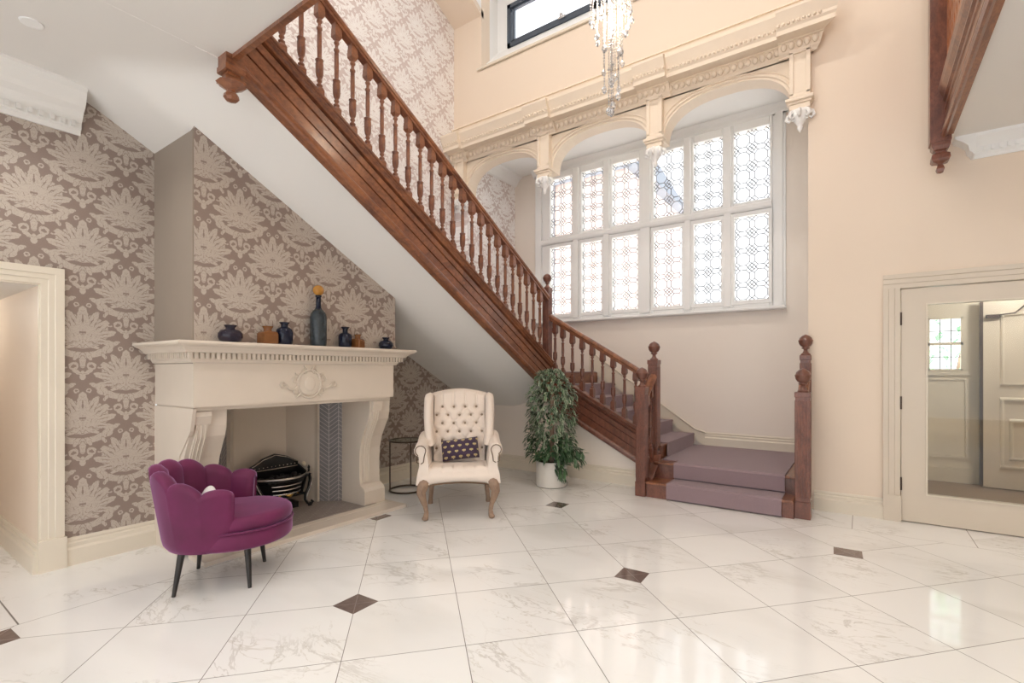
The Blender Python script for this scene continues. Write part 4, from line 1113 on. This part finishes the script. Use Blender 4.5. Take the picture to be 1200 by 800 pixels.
for k in range(40):
    m.sphere((random.uniform(-.2, .2), random.uniform(-.10, .12), .29+random.uniform(0, .03)), random.uniform(.02, .035), 6, .8)
o = m.obj('coals', 'coal', gt); o['kind'] = 'stuff'
m = MB()
for s_ in (-1, 1): m.tube([(s_*(.01+.09*t), -.125+.02*t, .155+.02*math.sin(PI*t)) for t in [k/6 for k in range(7)]], [.014-.009*k/6 for k in range(7)], 6)
m.sphere((0, -.13, .155), .018, 8); m.obj('brass_swag', 'brass', gt)

# ------------------------------------------------------------------ vases on the mantel
ZM = 1.612
def vase(name, label, cat, loc, prof, mat, n_=20, round_=True, smooth=True, group='glass bottles and vases on the mantel shelf'):
    m = MB(); m.lathe(prof, (0,0,0), n_, smooth=smooth, ph=0 if round_ else PI/4)
    return m
def vase_obj(label, loc, prof, mat, n_=22, ph=0, rz=0):
    t = thing('glass_vase', label, 'vase', loc, rz, 'glass bottles and vases on the mantel shelf')
    neck = [p for p in prof if p[2] == 'n']; body = [p for p in prof if p[2] == 'b']
    m = MB(); m.lathe([(r, z) for r, z, _ in body], (0,0,0), n_, smooth=n_ > 8, ph=ph); m.obj('vase_body', mat, t, bevel=.006 if n_ < 8 else 0)
    m = MB(); m.lathe([(r, z) for r, z, _ in neck], (0,0,0), 18); m.obj('vase_neck', mat, t)
    return t
def P(x): return x
XV = -3.935
vase_obj('squat round plum glass vase, leftmost on the mantel shelf', (XV, 1.766, ZM), [(.045,0,'b'),(.072,.012,'b'),(.083,.04,'b'),(.082,.068,'b'),(.065,.09,'b'),(.034,.10,'b'),(.032,.098,'n'),(.030,.108,'n'),(.042,.124,'n'),(.044,.130,'n'),(.036,.128,'n')], 'g_plum')
vase_obj('wide-shouldered square amber glass bottle beside the tall navy jar', (XV, 2.045, ZM), [(.078,0,'b'),(.082,.01,'b'),(.082,.085,'b'),(.065,.10,'b'),(.03,.106,'b'),(.03,.104,'n'),(.028,.12,'n'),(.038,.136,'n'),(.042,.143,'n'),(.034,.14,'n')], 'g_amber', 4, PI/4, R(0))
vase_obj('tall-shouldered navy glass jar just right of the left amber bottle', (XV, 2.182, ZM), [(.055,0,'b'),(.064,.012,'b'),(.066,.10,'b'),(.060,.125,'b'),(.04,.142,'b'),(.028,.147,'b'),(.028,.145,'n'),(.026,.165,'n'),(.038,.180,'n'),(.040,.185,'n'),(.032,.182,'n')], 'g_blue')
t = thing('tall_bottle', 'tall smoky glass bottle with a round amber stopper in the middle of the mantel', 'bottle', (XV, 2.487, ZM), 0, 'glass bottles and vases on the mantel shelf')
m = MB(); m.lathe([(.058,0),(.066,.01),(.068,.06),(.069,.255),(.064,.28),(.05,.305),(.03,.325)], (0,0,0), 24); m.obj('bottle_body', 'g_grey', t)
m = MB(); m.lathe([(.03,.322),(.022,.345),(.020,.43),(.026,.432),(.026,.446),(.018,.448)], (0,0,0), 18); m.obj('bottle_neck', 'g_blue', t)
m = MB(); m.sphere((0,0,.490), .046, 18); m.obj('stopper', 'g_yel', t, label='round amber glass stopper')
vase_obj('slim navy glass jar between the tall bottle and the small amber bottle', (XV, 2.755, ZM), [(.05,0,'b'),(.058,.012,'b'),(.060,.10,'b'),(.054,.12,'b'),(.035,.132,'b'),(.024,.136,'b'),(.024,.134,'n'),(.022,.165,'n'),(.036,.182,'n'),(.04,.188,'n'),(.03,.185,'n')], 'g_blue')
vase_obj('small square amber glass bottle on the right half of the mantel', (XV, 2.89, ZM), [(.064,0,'b'),(.068,.008,'b'),(.068,.075,'b'),(.052,.085,'b'),(.026,.09,'b'),(.026,.088,'n'),(.025,.11,'n'),(.03,.122,'n'),(.034,.128,'n'),(.026,.126,'n')], 'g_amber', 4, PI/4, R(20))
vase_obj('small round dark navy glass vase, rightmost on the mantel shelf', (XV, 3.22, ZM), [(.045,0,'b'),(.062,.012,'b'),(.071,.038,'b'),(.068,.062,'b'),(.05,.082,'b'),(.026,.09,'b'),(.026,.088,'n'),(.025,.10,'n'),(.036,.113,'n'),(.038,.118,'n'),(.03,.116,'n')], 'g_blue')

# ------------------------------------------------------------------ purple scalloped chair
ch = thing('tub_chair', 'purple velvet tub chair with scalloped back and black tapered legs', 'armchair', (-3.56, 1.56, 0), R(142.3))
NL = 8
A0 = R(118)
def shell_pt(phi, rr, z):
    """phi 0 = back (+y), right positive"""
    return (rr*math.sin(phi), .03+rr*.98*math.cos(phi), z)
def toph(phi):
    f_ = abs(phi)/A0
    base_ = .805-.135*sst((f_-.15)/.75)
    l = (phi/A0+1)/2*NL; s_ = abs(math.sin(PI*l))
    return base_-.045*(1-s_**.6)
def flute(phi):
    l = (phi/A0+1)/2*NL; return abs(math.sin(PI*l))**.5
def shell(u, v):
    phi = -A0+2*A0*u; T = toph(phi)
    zb = .265
    # v: 0..0.42 outer up, .42-.58 rim, .58-1 inner down
    ob, ot, ib, it = .335, .415, .30, .325
    if v < .42:
        t = v/.42; r = ob+(ot-ob)*t**.9; z = zb+(T-.035-zb)*t
        if t < .08: r -= .02*(1-t/.08)
    elif v < .58:
        t = (v-.42)/.16; a = PI*t; r = (ot+it+.012*flute(phi))/2+(ot-it)/2*math.cos(a); z = T-.035+.035*math.sin(a)
    else:
        t = (v-.58)/.42; z = T-.035-(T-.035-.40)*t; r = it+(ib-it)*t-.028*flute(phi)*math.sin(PI*min(1, .15+t*.8))
    # close the arm fronts
    ef = min(u, 1-u)
    if ef < .02:
        k = 1-ef/.02; rm = (ot+it)/2-.02
        r = r+(rm-r)*k*.55
    return shell_pt(phi, r, z)
m = MB(); m.grid(shell, 144, 34)
nu = 145
# end caps
vs = m.v
for col in (0, 144):
    ids = [j*nu+col for j in range(35)]
    m.f.append(ids if col else ids[::-1]); m.sm.append(True)
m.obj('shell', 'velvet', ch)
m = MB()
def seatp(u, v, r=.345, z0=.27, z1=.385, rim=.03):
    pass
def cushion_lathe(m, r, z0, z1, rim, cy_, n_=48, sq=1.0):
    pr = [(.01, z0), (r-rim, z0)]+[(r-rim+rim*math.sin(a), (z0+rim)-rim*math.cos(a)) for a in [PI/2*k/5 for k in range(6)]]
    pr += [(r-rim+rim*math.cos(a), (z1-rim)+rim*math.sin(a)) for a in [PI/2*k/5 for k in range(6)]]+[(r*.6, z1+.012), (.01, z1+.018)]
    m.lathe(pr, (0, cy_, 0), n_, 1.0, 1.06)
cushion_lathe(m, .350, .265, .385, .035, -.075); m.obj('seat_base', 'velvet', ch)
m = MB(); cushion_lathe(m, .345, .378, .475, .045, -.08); m.obj('seat_cushion', 'velvet', ch)
m = MB(); m.tube([(.352*math.sin(a), -.075+.352*1.06*math.cos(a), .383) for a in [2*PI*k/60 for k in range(60)]], .006, 6, closed=True); m.obj('piping', 'velvet', ch)
for (lx, ly, tx, ty) in ((-.245, -.215, -.20, -.19), (.245, -.215, .20, -.19), (-.245, .235, -.20, .20), (.245, .235, .20, .20)):
    m = MB(); m.tube([(tx, ty, .275), (lx, ly, 0)], [.024, .012], 12); m.obj('leg', 'black', ch)
mm = MB(Matrix.Translation((.16, .03, .55)) @ Matrix.Rotation(R(20), 4, 'Z') @ Matrix.Rotation(R(58), 4, 'X'))
def pil(w_, h_, d_):
    def fn(u, v):
        a = 2*PI*u; b = PI*(v-.5)
        cx, cy_ = math.cos(a), math.sin(a); 
        px = math.copysign(abs(cx)**.5, cx)*math.cos(b)**.4; py = math.copysign(abs(cy_)**.5, cy_)*math.cos(b)**.4
        return (w_*px, h_*py, d_*math.sin(b)*(1-.55*(px*px*.5+py*py*.5)))
    return fn
m = MB(Matrix.Translation(Vector((-3.50, 1.43, .545))) @ Matrix.Rotation(R(-20), 4, 'Z') @ Matrix.Rotation(R(75), 4, 'X'))
m.grid(pil(.12, .10, .045), 40, 14, wrapu=True)
tag(m.obj('small_cushion', 'white'), 'small white cushion lying on the purple tub chair', 'cushion')

ch.scale = (.93, .93, 1)
# ------------------------------------------------------------------ wing chair
TH = R(41.7)
wc = thing('wing_chair', 'cream button-tufted wing armchair with curved wooden legs', 'armchair', (-3.335, 3.64, 0), TH)
# local: x right (viewer's right), -y front; front legs at (+-.30,-.28)
m = MB()
def rb(m, x0, x1, y0, y1, z0, z1): m.box(x0, x1, y0, y1, z0, z1)
def sbox(name, x0, x1, y0, y1, z0, z1, bev=.03, mat='linen', parent=wc, xf=None):
    m = MB(xf); m.box(x0, x1, y0, y1, z0, z1); return m.obj(name, mat, parent, bevel=bev, segs=4)
def sm(o):
    for p in o.data.polygons: p.use_smooth = True
    return o
# seat body: shaped apron + tufted front edge
def seat(u, v):
    x = -.355+.71*u; t = v
    # wraps: v 0..1 from front bottom up over the front and back across the top
    if t < .4: k = t/.4; y = -.30-.03*math.sin(PI*k)+.0; z = .315+.135*k-.0
    elif t < .55: k = (t-.4)/.15; a = PI/2*k; y = -.30+.05*(1-math.cos(a))*1.0; z = .45+.04*math.sin(a)
    else: k = (t-.55)/.45; y = -.25+.50*k; z = .49-.03*k
    arch = .035*(1-(2*u-1)**2)
    if t < .4: z += arch*(1-t/.4)
    fl = abs(math.sin(PI*u*7))**.5
    if .1 < t < .8: 
        kk = sst((t-.15)/.25)*(1-sst((t-.62)/.18)); z += .012*(fl-1)*kk; y -= .010*(fl-1)*-kk
    return (x, y+.02*(2*u-1)**2, z)
m = MB(); m.grid(seat, 84, 40); 
m.box(-.355, .355, -.27, .26, .33, .40)
m.obj('seat', 'linen', wc)
# back: tufted
BW = .262
btn = []
rows = [1.02, .935, .85, .765, .68, .595]
for r_, z in enumerate(rows):
    xs_ = [-.18, -.06, .06, .18] if r_ in (0, 2, 4) else [-.235, -.12, 0, .12, .235]
    if r_ in (0, 2, 4): xs_ = [-.177, -.059, .059, .177]
    btn += [(x, z) for x in xs_]
def backy(z): return .20+.16*(z-.45)/.75
def back(u, v):
    x = -BW+2*BW*u; z = .44+(1.175-.44)*v
    top = 1.145+.055*math.sin(PI*u)
    z = .44+(top-.44)*v
    d = 0
    for bx, bz in btn:
        q = math.hypot(x-bx, z-bz); d = max(d, math.exp(-(q/.024)**2)*.028)
        # creases along the diamonds
    if z < 1.03:
        a = (x/.118+z/.17*1.0)*1.0; b2 = (x/.118-z/.17*1.0)
        za = (1.02-z)/.17
        c1 = abs(math.sin(PI*((x-.059)/.118+za)/1.0*.5*1.0)); c2 = abs(math.sin(PI*((x-.059)/.118-za)*.5))
        d = max(d, .010*(1-min(1, min(c1, c2)*3.2)))
    else:
        c1 = abs(math.sin(PI*(x-.059)/.118)); d = max(d, .012*(1-min(1, c1*3)))
    ed = min(1, (1-v)/.06)
    y = backy(z)-.05-.025*math.sin(PI*u)+d
    y += .05*(1-math.sqrt(max(0, 1-(1-ed)**2)))
    return (x, y, z)
m = MB(); m.grid(back, 100, 120); m.obj('backrest', 'linen', wc)
# back shell + top roll
def bo(u, v):
    x = -.34+.68*u; top = 1.14+.065*math.sin(PI*u)**.8; z = .30+(top-.30)*v
    return (x, backy(z)+.075-.02*(1-v)-.04*(2*u-1)**4, z)
m = MB(); m.grid(bo, 24, 16)
def topc(u, v):
    x = -.30+.60*u; top = 1.145+.055*math.sin(PI*((x+BW)/(2*BW)) if abs(x) < BW else 0)
    a = PI*v; yc = backy(1.15)+.02
    return (x, yc-.055*math.cos(a), top-.012+.022*math.sin(a))
m.grid(topc, 30, 8); m.obj('back_shell', 'linen', wc)
for (bx, bz) in btn:
    pass
m = MB()
for (bx, bz) in btn: m.sphere((bx, backy(bz)-.050-.025*math.sin(PI*(bx+BW)/(2*BW))+.016, bz), .0115, 8, 1, 1, .6)
for (bx) in (-.059, .059, -.177, .177): pass
BT0 = None
for (bx, bz) in btn:
    if BT0 is None:
        m = MB(); m.sphere((0,0,0), .0125, 8, 1, 1, .6); BT0 = m.obj('button', 'button', wc); b_ = BT0
    else: b_ = cp(BT0, wc)
    b_.location = (bx, backy(bz)-.050-.025*math.sin(PI*(bx+BW)/(2*BW))+.014, bz)
# wings + arms
for s_ in (-1, 1):
    def wing(u, v, s_=s_):
        # cross-section closed loop in y (front-back) and x thickness; v goes up
        z = .66+(1.165-.66)*v
        a = 2*PI*u
        yb = backy(z)+.05; depth = .30*(1-.10*v) if v < .8 else .27*(1-((v-.8)/.2)**2*.45)
        yf = yb-depth*(1 if v > .1 else 1+.3*(.1-v)/.1)
        yc = (yb+yf)/2; hd = (yb-yf)/2
        th = .046*(1-.35*max(0, (v-.9)/.1)**2)
        x = .292+.012*math.sin(PI*v)+.02*v
        c, sn = math.cos(a), math.sin(a)
        rr = 1.0
        if v > .96: rr = math.sqrt(max(.02, 1-((v-.96)/.04)**2))
        return (s_*(x+th*rr*math.copysign(abs(c)**.75, c)), yc+hd*(1-.1*(1-rr))*math.copysign(abs(sn)**.6, sn), z)
    m = MB(); m.grid(wing, 28, 30, wrapu=True); i0 = len(m.v)-28; m.f.append(list(range(i0, i0+28))); m.sm.append(True)
    m.obj('wing', 'linen', wc)
    # arm: roll over panel
    def armp(u, v, s_=s_):
        y = -.30+.60*v
        a = 2*PI*u
        cx, cz = .352, .650+.015*math.sin(PI*v)+.06*sst((v-.45)/.5); r = .058
        x = cx+r*math.cos(a)*1.05; z = cz+r*math.sin(a)
        return (s_*x, y, z)
    m = MB(); m.grid(armp, 24, 14, wrapu=True)
    m.add([armp(k/24, 0) for k in range(24)], [tuple(range(24))])
    def pan(u, v):
        y = -.29+.56*v; t = u
        z = .32+.32*t; x = .375-.03*math.sin(PI*t)+.0*t
        return (s_*x, y, z)
    m.grid(pan, 8, 8)
    m.ext([(s_*.27, .33), (s_*.395, .33), (s_*.385, .42), (s_*.365, .50), (s_*.37, .60), (s_*.395, .64), (s_*.30, .66), (s_*.285, .55), (s_*.275, .45)], (0, -.305, 0), (0, .22, 0), X, Z, smooth=False)
    m.obj('arm', 'linen', wc, bevel=.012, segs=3)
    # nailed scroll outline on the arm front
    m = MB()
    q = [(s_*(.352+.048*math.cos(a)), -.318, .652+.046*math.sin(a)) for a in [R(-60)+R(250)*k/16 for k in range(17)]]
    q = [(s_*.352+s_*.01, -.318, .535), (s_*.385, -.318, .545), (s_*.385, -.318, .60)]+q+[(s_*.318, -.318, .60), (s_*.325, -.318, .545), (s_*.35, -.318, .53)]
    m.tube(q, .0045, 5); m.obj('nailhead_trim', 'stud', wc)
m = MB()
q = []
for k in range(33):
    u = k/32; p = seat(u, 0.0); q.append((p[0]*.97, p[1]-.008, p[2]-.004))
m.tube(q, .008, 6); m.obj('nailhead_trim', 'stud', wc)
# legs
for s_ in (-1, 1):
    q = [(s_*.315, -.27, .36), (s_*.335, -.30, .31), (s_*.345, -.32, .26), (s_*.33, -.315, .20), (s_*.31, -.29, .13), (s_*.30, -.28, .07), (s_*.305, -.30, .03), (s_*.31, -.315, .012)]
    m = MB(); m.tube(q, [.05, .052, .042, .032, .022, .020, .026, .022], 10); m.sphere((s_*.31, -.31, .022), .03, 10, .7)
    m.tube([(s_*.32, -.355, .33), (s_*.34, -.37, .28), (s_*.325, -.35, .22)], [.006, .012, .004], 6)
    m.obj('leg', 'legwood', wc)
    q = [(s_*.28, .22, .34), (s_*.285, .235, .25), (s_*.29, .25, .15), (s_*.30, .28, .06), (s_*.305, .295, .0)]
    m = MB(); m.tube(q, [.035, .03, .024, .022, .026], 8); m.obj('leg', 'legwood', wc)
# cushion on it
M4 = Matrix.Translation((-3.335, 3.64, 0)) @ Matrix.Rotation(TH, 4, 'Z') @ Matrix.Translation((.01, .085, .600)) @ Matrix.Rotation(R(-6), 4, 'Y') @ Matrix.Rotation(R(68), 4, 'X')
m = MB(M4)
def cu(side):
    def fn(u, v):
        a, b = 2*u-1, 2*v-1
        ex = (1-abs(a)**3.5)*(1-abs(b)**3.5); pin = 1-.05*(1-abs(a*b))*0
        return (.185*a*(1-.045*(1-a*a)*b*b*-1), .110*b*(1-.06*(1-a*a)), side*.060*max(0, ex)**.5)
    return fn
m.grid(cu(1), 24, 16); m.grid(cu(-1), 24, 16)
o = m.obj('scatter_cushion', 'bee'); tag(o, 'dark plum rectangular cushion with gold bees on the cream wing chair', 'cushion')
uvl = o.data.uv_layers.new(name='UVMap'); mi = M4.inverted()
for lp in o.data.loops:
    p = mi @ o.data.vertices[lp.vertex_index].co; uvl.data[lp.index].uv = (p.x/.37+.5, p.y/.22+.5)

# ------------------------------------------------------------------ side table
tb = thing('side_table', 'round glass-topped side table with thin dark metal frame behind the wing chair', 'side table', (-4.40, 3.905, 0))
def ringt(r, z, th, n_=40): 
    m = MB(); m.tube([(r*math.cos(2*PI*k/n_), r*math.sin(2*PI*k/n_), z) for k in range(n_)], th, 8, closed=True); return m
ringt(.195, .011, .011).obj('base_ring', 'bronze', tb); ringt(.20, .585, .009).obj('top_ring', 'bronze', tb)
m = MB(); m.lathe([(.192, .583), (.192, .591)], (0,0,0), 40, smooth=False); m.obj('glass_top', 'tableglass', tb)
for k, a in enumerate((R(-115), R(5), R(125))):
    m = MB(); m.tube([(.197*math.cos(a), .197*math.sin(a), .012), (.197*math.cos(a), .197*math.sin(a), .585)], .008, 8)
    m.obj('post', 'chrome' if k == 1 else 'bronze', tb)

# ------------------------------------------------------------------ plant
pl = thing('potted_plant', 'tall bushy variegated trailing plant in a white cylindrical pot beside the stair', 'plant', (-3.125, 5.06, 0))
m = MB(); m.lathe([(.165, 0), (.18, .006), (.185, .02), (.187, .30), (.183, .305), (.172, .305), (.170, .27), (.01, .27)], (0,0,0), 40); m.obj('pot', 'pot', pl)
m = MB(); m.lathe([(.165, .0), (.175, .012)], (0,0,0), 40); m.obj('pot_foot', 'dark', pl).scale = (1.03, 1.03, .6)
m = MB(); m.lathe([(.168, .268), (.168, .285), (.01, .29)], (0,0,0), 24); m.obj('soil', 'soil', pl)
m = MB(); m.tube([(0, 0, .2), (.01, 0, .8), (0, .01, 1.35)], [.03, .03, .02], 8)
m.obj('stake', 'legwood', pl)
m = MB(); cols = []
def leaf(m, p, d, L, Wd, bend, c, up=Z):
    d = d.normalized(); s_ = d.cross(up)
    s_ = s_.normalized() if s_.length > 1e-3 else X.copy(); nn2 = s_.cross(d)
    vs = []; n_ = 5; prof = [.0, .75, 1.0, .72, .0]
    for i in range(n_):
        t = i/(n_-1); c0 = p+d*L*t-Z*(bend*L*t*t)
        w_ = Wd*prof[i]
        vs += [c0+s_*w_+nn2*w_*.35, c0, c0-s_*w_+nn2*w_*.35]
    fs = []
    for i in range(n_-1):
        fs += [(3*i, 3*i+3, 3*i+4, 3*i+1), (3*i+1, 3*i+4, 3*i+5, 3*i+2)]
    m.add(vs, fs, True)
    for i in range(n_):
        for e in (1, 0, 1): cols.append((e if 0 < i < n_-1 else 1, c[0], c[1]))
rnd = random.Random(3)
def prof_r(z):
    pts = [(.22, .05), (.30, .20), (.45, .25), (.65, .24), (.9, .255), (1.1, .255), (1.25, .22), (1.36, .15), (1.43, .06)]
    for (a, ra), (b, rb_) in zip(pts[:-1], pts[1:]):
        if a <= z <= b: return ra+(rb_-ra)*(z-a)/(b-a)
    return .03
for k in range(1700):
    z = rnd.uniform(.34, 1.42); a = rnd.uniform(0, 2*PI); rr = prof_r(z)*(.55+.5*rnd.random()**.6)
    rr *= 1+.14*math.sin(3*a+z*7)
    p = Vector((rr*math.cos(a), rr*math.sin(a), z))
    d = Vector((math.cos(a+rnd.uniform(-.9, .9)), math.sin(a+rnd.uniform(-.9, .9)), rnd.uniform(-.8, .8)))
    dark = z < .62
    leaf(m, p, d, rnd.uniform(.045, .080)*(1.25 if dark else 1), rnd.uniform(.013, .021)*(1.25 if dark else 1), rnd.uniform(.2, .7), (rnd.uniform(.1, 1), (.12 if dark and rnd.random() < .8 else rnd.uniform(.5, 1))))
# hanging tendrils and the trailing plant at the right of the pot
rt = Vector((math.cos(R(34)), math.sin(R(34)), 0)); tf = Vector((math.sin(R(34)), -math.cos(R(34)), 0))
for (u0, u1, z0, z1, n_) in ((.10, .10, .36, .13, 34), (.08, .03, .36, .20, 26), (.16, .33, .46, .34, 40), (.14, .36, .55, .42, 34), (.10, .28, .50, .48, 30), (.15, .30, .42, .28, 22)):
    for k in range(n_):
        t = k/n_; p = rt*(u0+(u1-u0)*t)+tf*(.17+rnd.uniform(-.03, .05))+Z*(z0+(z1-z0)*t)+rt*rnd.uniform(-.04, .04)
        d = rt*rnd.uniform(-.4, 1)+tf*rnd.uniform(-.2, .6)+Z*rnd.uniform(-1.2, .3)
        leaf(m, p, d, rnd.uniform(.06, .11), rnd.uniform(.016, .028), .3, (rnd.uniform(.2, 1), rnd.uniform(0, .45)))
for a_, z0, z1 in ((R(200), 1.1, .66), (R(215), .95, .50), (R(150), 1.2, .8), (R(330), 1.15, .7), (R(10), .95, .5)):
    for k in range(26):
        t = k/26; rr = .25+.03*math.sin(t*9); p = Vector((rr*math.cos(a_+R(12)*math.sin(5*t)), rr*math.sin(a_), z0+(z1-z0)*t))
        leaf(m, p, Vector((math.cos(a_)+rnd.uniform(-.6, .6), math.sin(a_)+rnd.uniform(-.6, .6), rnd.uniform(-1, 0))), rnd.uniform(.05, .085), rnd.uniform(.013, .02), .4, (rnd.uniform(.1, .9), rnd.uniform(.4, 1)))
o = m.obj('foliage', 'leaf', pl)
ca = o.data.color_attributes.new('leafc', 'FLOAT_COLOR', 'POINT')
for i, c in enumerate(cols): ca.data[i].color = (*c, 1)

# ------------------------------------------------------------------ chandelier
cx_, cy_ = -1.53, 3.314
cd = thing('chandelier', 'long crystal drop chandelier hanging in the stair void', 'chandelier', (cx_, cy_, 3.3))
m = MB(); m.tube([(0, 0, 1.6), (0, 0, 4.7)], .008, 6); m.obj('chain', 'chrome', cd)
m = MB(); m.lathe([(.17, 1.50), (.175, 1.51), (.175, 1.55), (.02, 1.60)], (0,0,0), 28); m.obj('canopy', 'chrome', cd)
m = MB(); m.lathe([(.012, .98), (.02, 1.0), (.022, 1.03), (.012, 1.07), (.01, 1.45)], (0,0,0), 10); m.obj('lamp_holder', 'brass', cd)
m = MB()
for k in range(3):
    a = 2*PI*k/3; m.sphere((.045*math.cos(a), .045*math.sin(a), .88), .022, 10, 1.6)
m.obj('bulb', 'bulb', cd)
def strand(L, drop):
    m = MB(); z = 0
    m.tube([(0, 0, 0), (0, 0, -L)], .0012, 4)
    while z < L:
        m.lathe([(.0005, -.009), (.0075, 0), (.0005, .009)], (0, 0, -z), 6, smooth=False); z += .021
    m.lathe([(.0005, -.062*drop), (.017*drop, -.042*drop), (.019*drop, -.032*drop), (.012*drop, -.016*drop), (.0005, 0)], (0, 0, -L), 8, smooth=False)
    m.lathe([(.0005, -.03), (.013, -.018), (.0005, -.002)], (0, 0, -L*.8), 6, smooth=False)
    return m
rn = random.Random(11)
for ring_, (rr, cnt, zl, zh) in enumerate(((.150, 12, .56, .86), (.105, 9, .34, .62), (.06, 6, .16, .42), (.018, 3, .03, .10))):
    for k in range(cnt):
        a = 2*PI*(k+.5*(ring_ % 2))/cnt+rn.uniform(-.1, .1); L = 1.50-rn.uniform(zl, zh)
        if ring_ == 3 and k == 0: L = 1.50-.10
        s_ = strand(L, rn.uniform(.9, 1.25)).obj('crystal_strand', 'crystal', cd); s_.location = (rr*math.cos(a), rr*math.sin(a), 1.50)

# ------------------------------------------------------------------ ceiling light
dl = thing('downlight', 'small round recessed ceiling downlight at the upper left', 'ceiling light', (-3.985, .708, ZC))
m = MB(); m.lathe([(.040, -.004), (.052, -.006), (.054, 0), (.040, .0)], (0,0,0), 28); m.obj('trim_ring', 'white', dl)
m = MB(); m.lathe([(.001, -.0035), (.042, -.0035), (.042, -.001), (.001, -.001)], (0,0,0), 28); m.obj('lens', 'lamp', dl)

# ------------------------------------------------------------------ outside
bd = thing('brick_building', 'pale pink brick building outside the bay window', 'building', (-9, 13, -1))
m = MB(); m.box(-14, -4.9, 11.5, 16, -2, 6.6); m.obj('brick_wall', 'brick', bd, world=True)
m = MB(); m.hexa([(-14.3, 11.2, 6.5), (-4.6, 11.2, 6.5), (-4.6, 16, 6.5), (-14.3, 16, 6.5)], [(-14.3, 13.8, 8.6), (-5.6, 13.8, 8.6), (-5.6, 14.2, 8.6), (-14.3, 14.2, 8.6)]); m.obj('roof', 'slate', bd, world=True)
m = MB(); m.tube([(-14, 11.3, 6.5), (-4.7, 11.3, 6.5)], .09, 8); m.tube([(-7.0, 11.4, 6.5), (-7.0, 11.4, -1)], .06, 8); m.obj('gutter', 'slate', bd, world=True)
struct(box(-30, 20, 7.6, 40, -1.2, -1.1).obj('floor_outside', 'grey_brick'), 'paved ground outside', 'ground')
tr = thing('garden_tree', 'green tree outside the small vestibule window', 'tree', (1.2, 10.5, -1.1))
m = MB(); m.tube([(0, 0, 0), (.1, 0, 2.0), (.3, .1, 3.5)], [.15, .12, .05], 8); m.obj('trunk', 'legwood', tr)
m = MB(); cols = []
for k in range(500):
    p = Vector((rnd.uniform(-1.0, 1.6), rnd.gauss(0, .4), 3.1+rnd.uniform(-1.3, 1.3))); leaf(m, p, Vector((rnd.uniform(-1, 1), rnd.uniform(-1, 1), rnd.uniform(-1, 1))), .16, .04, .2, (rnd.random(), 0))
o = m.obj('foliage', plain('bright_leaf', (.22, .50, .30), .5, var=.3), tr)

# ------------------------------------------------------------------ light
wd = bpy.data.worlds.new('world'); S.world = wd; wd.use_nodes = True
bg = wd.node_tree.nodes['Background']; bg.inputs[0].default_value = (.93, .965, 1, 1); bg.inputs[1].default_value = 3.8
def area(name, loc, rot, sx, sy, power, col, shape='RECTANGLE', spread=180):
    l = bpy.data.lights.new(name, 'AREA'); l.shape = shape; l.size = sx; l.size_y = sy; l.energy = power; l.color = col; l.spread = R(spread)
    o = bpy.data.objects.new(name, l); COL.objects.link(o); o.location = loc; o.rotation_euler = rot; return o
def spot(name, loc, power, col=(1, .86, .70), ang=120, r=.05, rot=(0, 0, 0)):
    l = bpy.data.lights.new(name, 'SPOT'); l.energy = power; l.color = col; l.spot_size = R(ang); l.spot_blend = .7; l.shadow_soft_size = r
    o = bpy.data.objects.new(name, l); COL.objects.link(o); o.location = loc; o.rotation_euler = rot; return o
WARM = (1, .96, .90)
sun = bpy.data.lights.new('sun', 'SUN'); sun.energy = 36; sun.angle = R(3); sun.color = (1, .97, .93)
o = bpy.data.objects.new('sun', sun); COL.objects.link(o); o.rotation_euler = Vector((.60, .10, -.79)).to_track_quat('-Z', 'Y').to_euler()
spot('downlight_and_fill_lamp', (-3.985, .708, 3.40), 60, WARM, 130)
for (x, y) in ((-2.6, .6), (-1.2, .6), (.2, .6), (-2.6, -1.2), (-.8, -1.2), (2.2, 2.0), (2.2, 4.4), (1.4, 3.4)):
    spot('downlight_and_fill_lamp', (x, y, 3.40), 62, WARM, 150)  # unseen spots without fixtures, added as fill light for the hall
for x in (-4.0, -2.6, -.9, .9): spot('high_fill_spot', (x, 2.6, 7.9), 170, (1, .95, .88), 150, .08, (R(14), 0, 0))  # unseen spots added under the roof to brighten landing and bay
l = bpy.data.lights.new('chandelier_lamp', 'POINT'); l.energy = 90; l.color = (1, .82, .62); l.shadow_soft_size = .12
o = bpy.data.objects.new('chandelier_lamp', l); COL.objects.link(o); o.location = (cx_, cy_, 4.0)
for (x, y, z, e, s_) in ((1.6, 7.0, 2.5, 60, .1), (-6.0, .35, 1.95, 14, .1)):
    l = bpy.data.lights.new('passage_lamp', 'POINT'); l.energy = e; l.color = WARM; l.shadow_soft_size = s_
    o = bpy.data.objects.new('passage_lamp', l); COL.objects.link(o); o.location = (x, y, z)

# ------------------------------------------------------------------ render look
vs_ = S.view_settings
vs_.view_transform = 'Standard'; vs_.look = 'None'; vs_.gamma = 1; vs_.use_curve_mapping = False
vs_.exposure = -.84
S.cycles.max_bounces = 8; S.cycles.diffuse_bounces = 5; S.cycles.glossy_bounces = 4; S.cycles.transmission_bounces = 6; S.cycles.transparent_max_bounces = 16
S.cycles.sample_clamp_indirect = 12; S.cycles.caustics_reflective = False; S.cycles.caustics_refractive = False
S.cycles.use_denoising = True
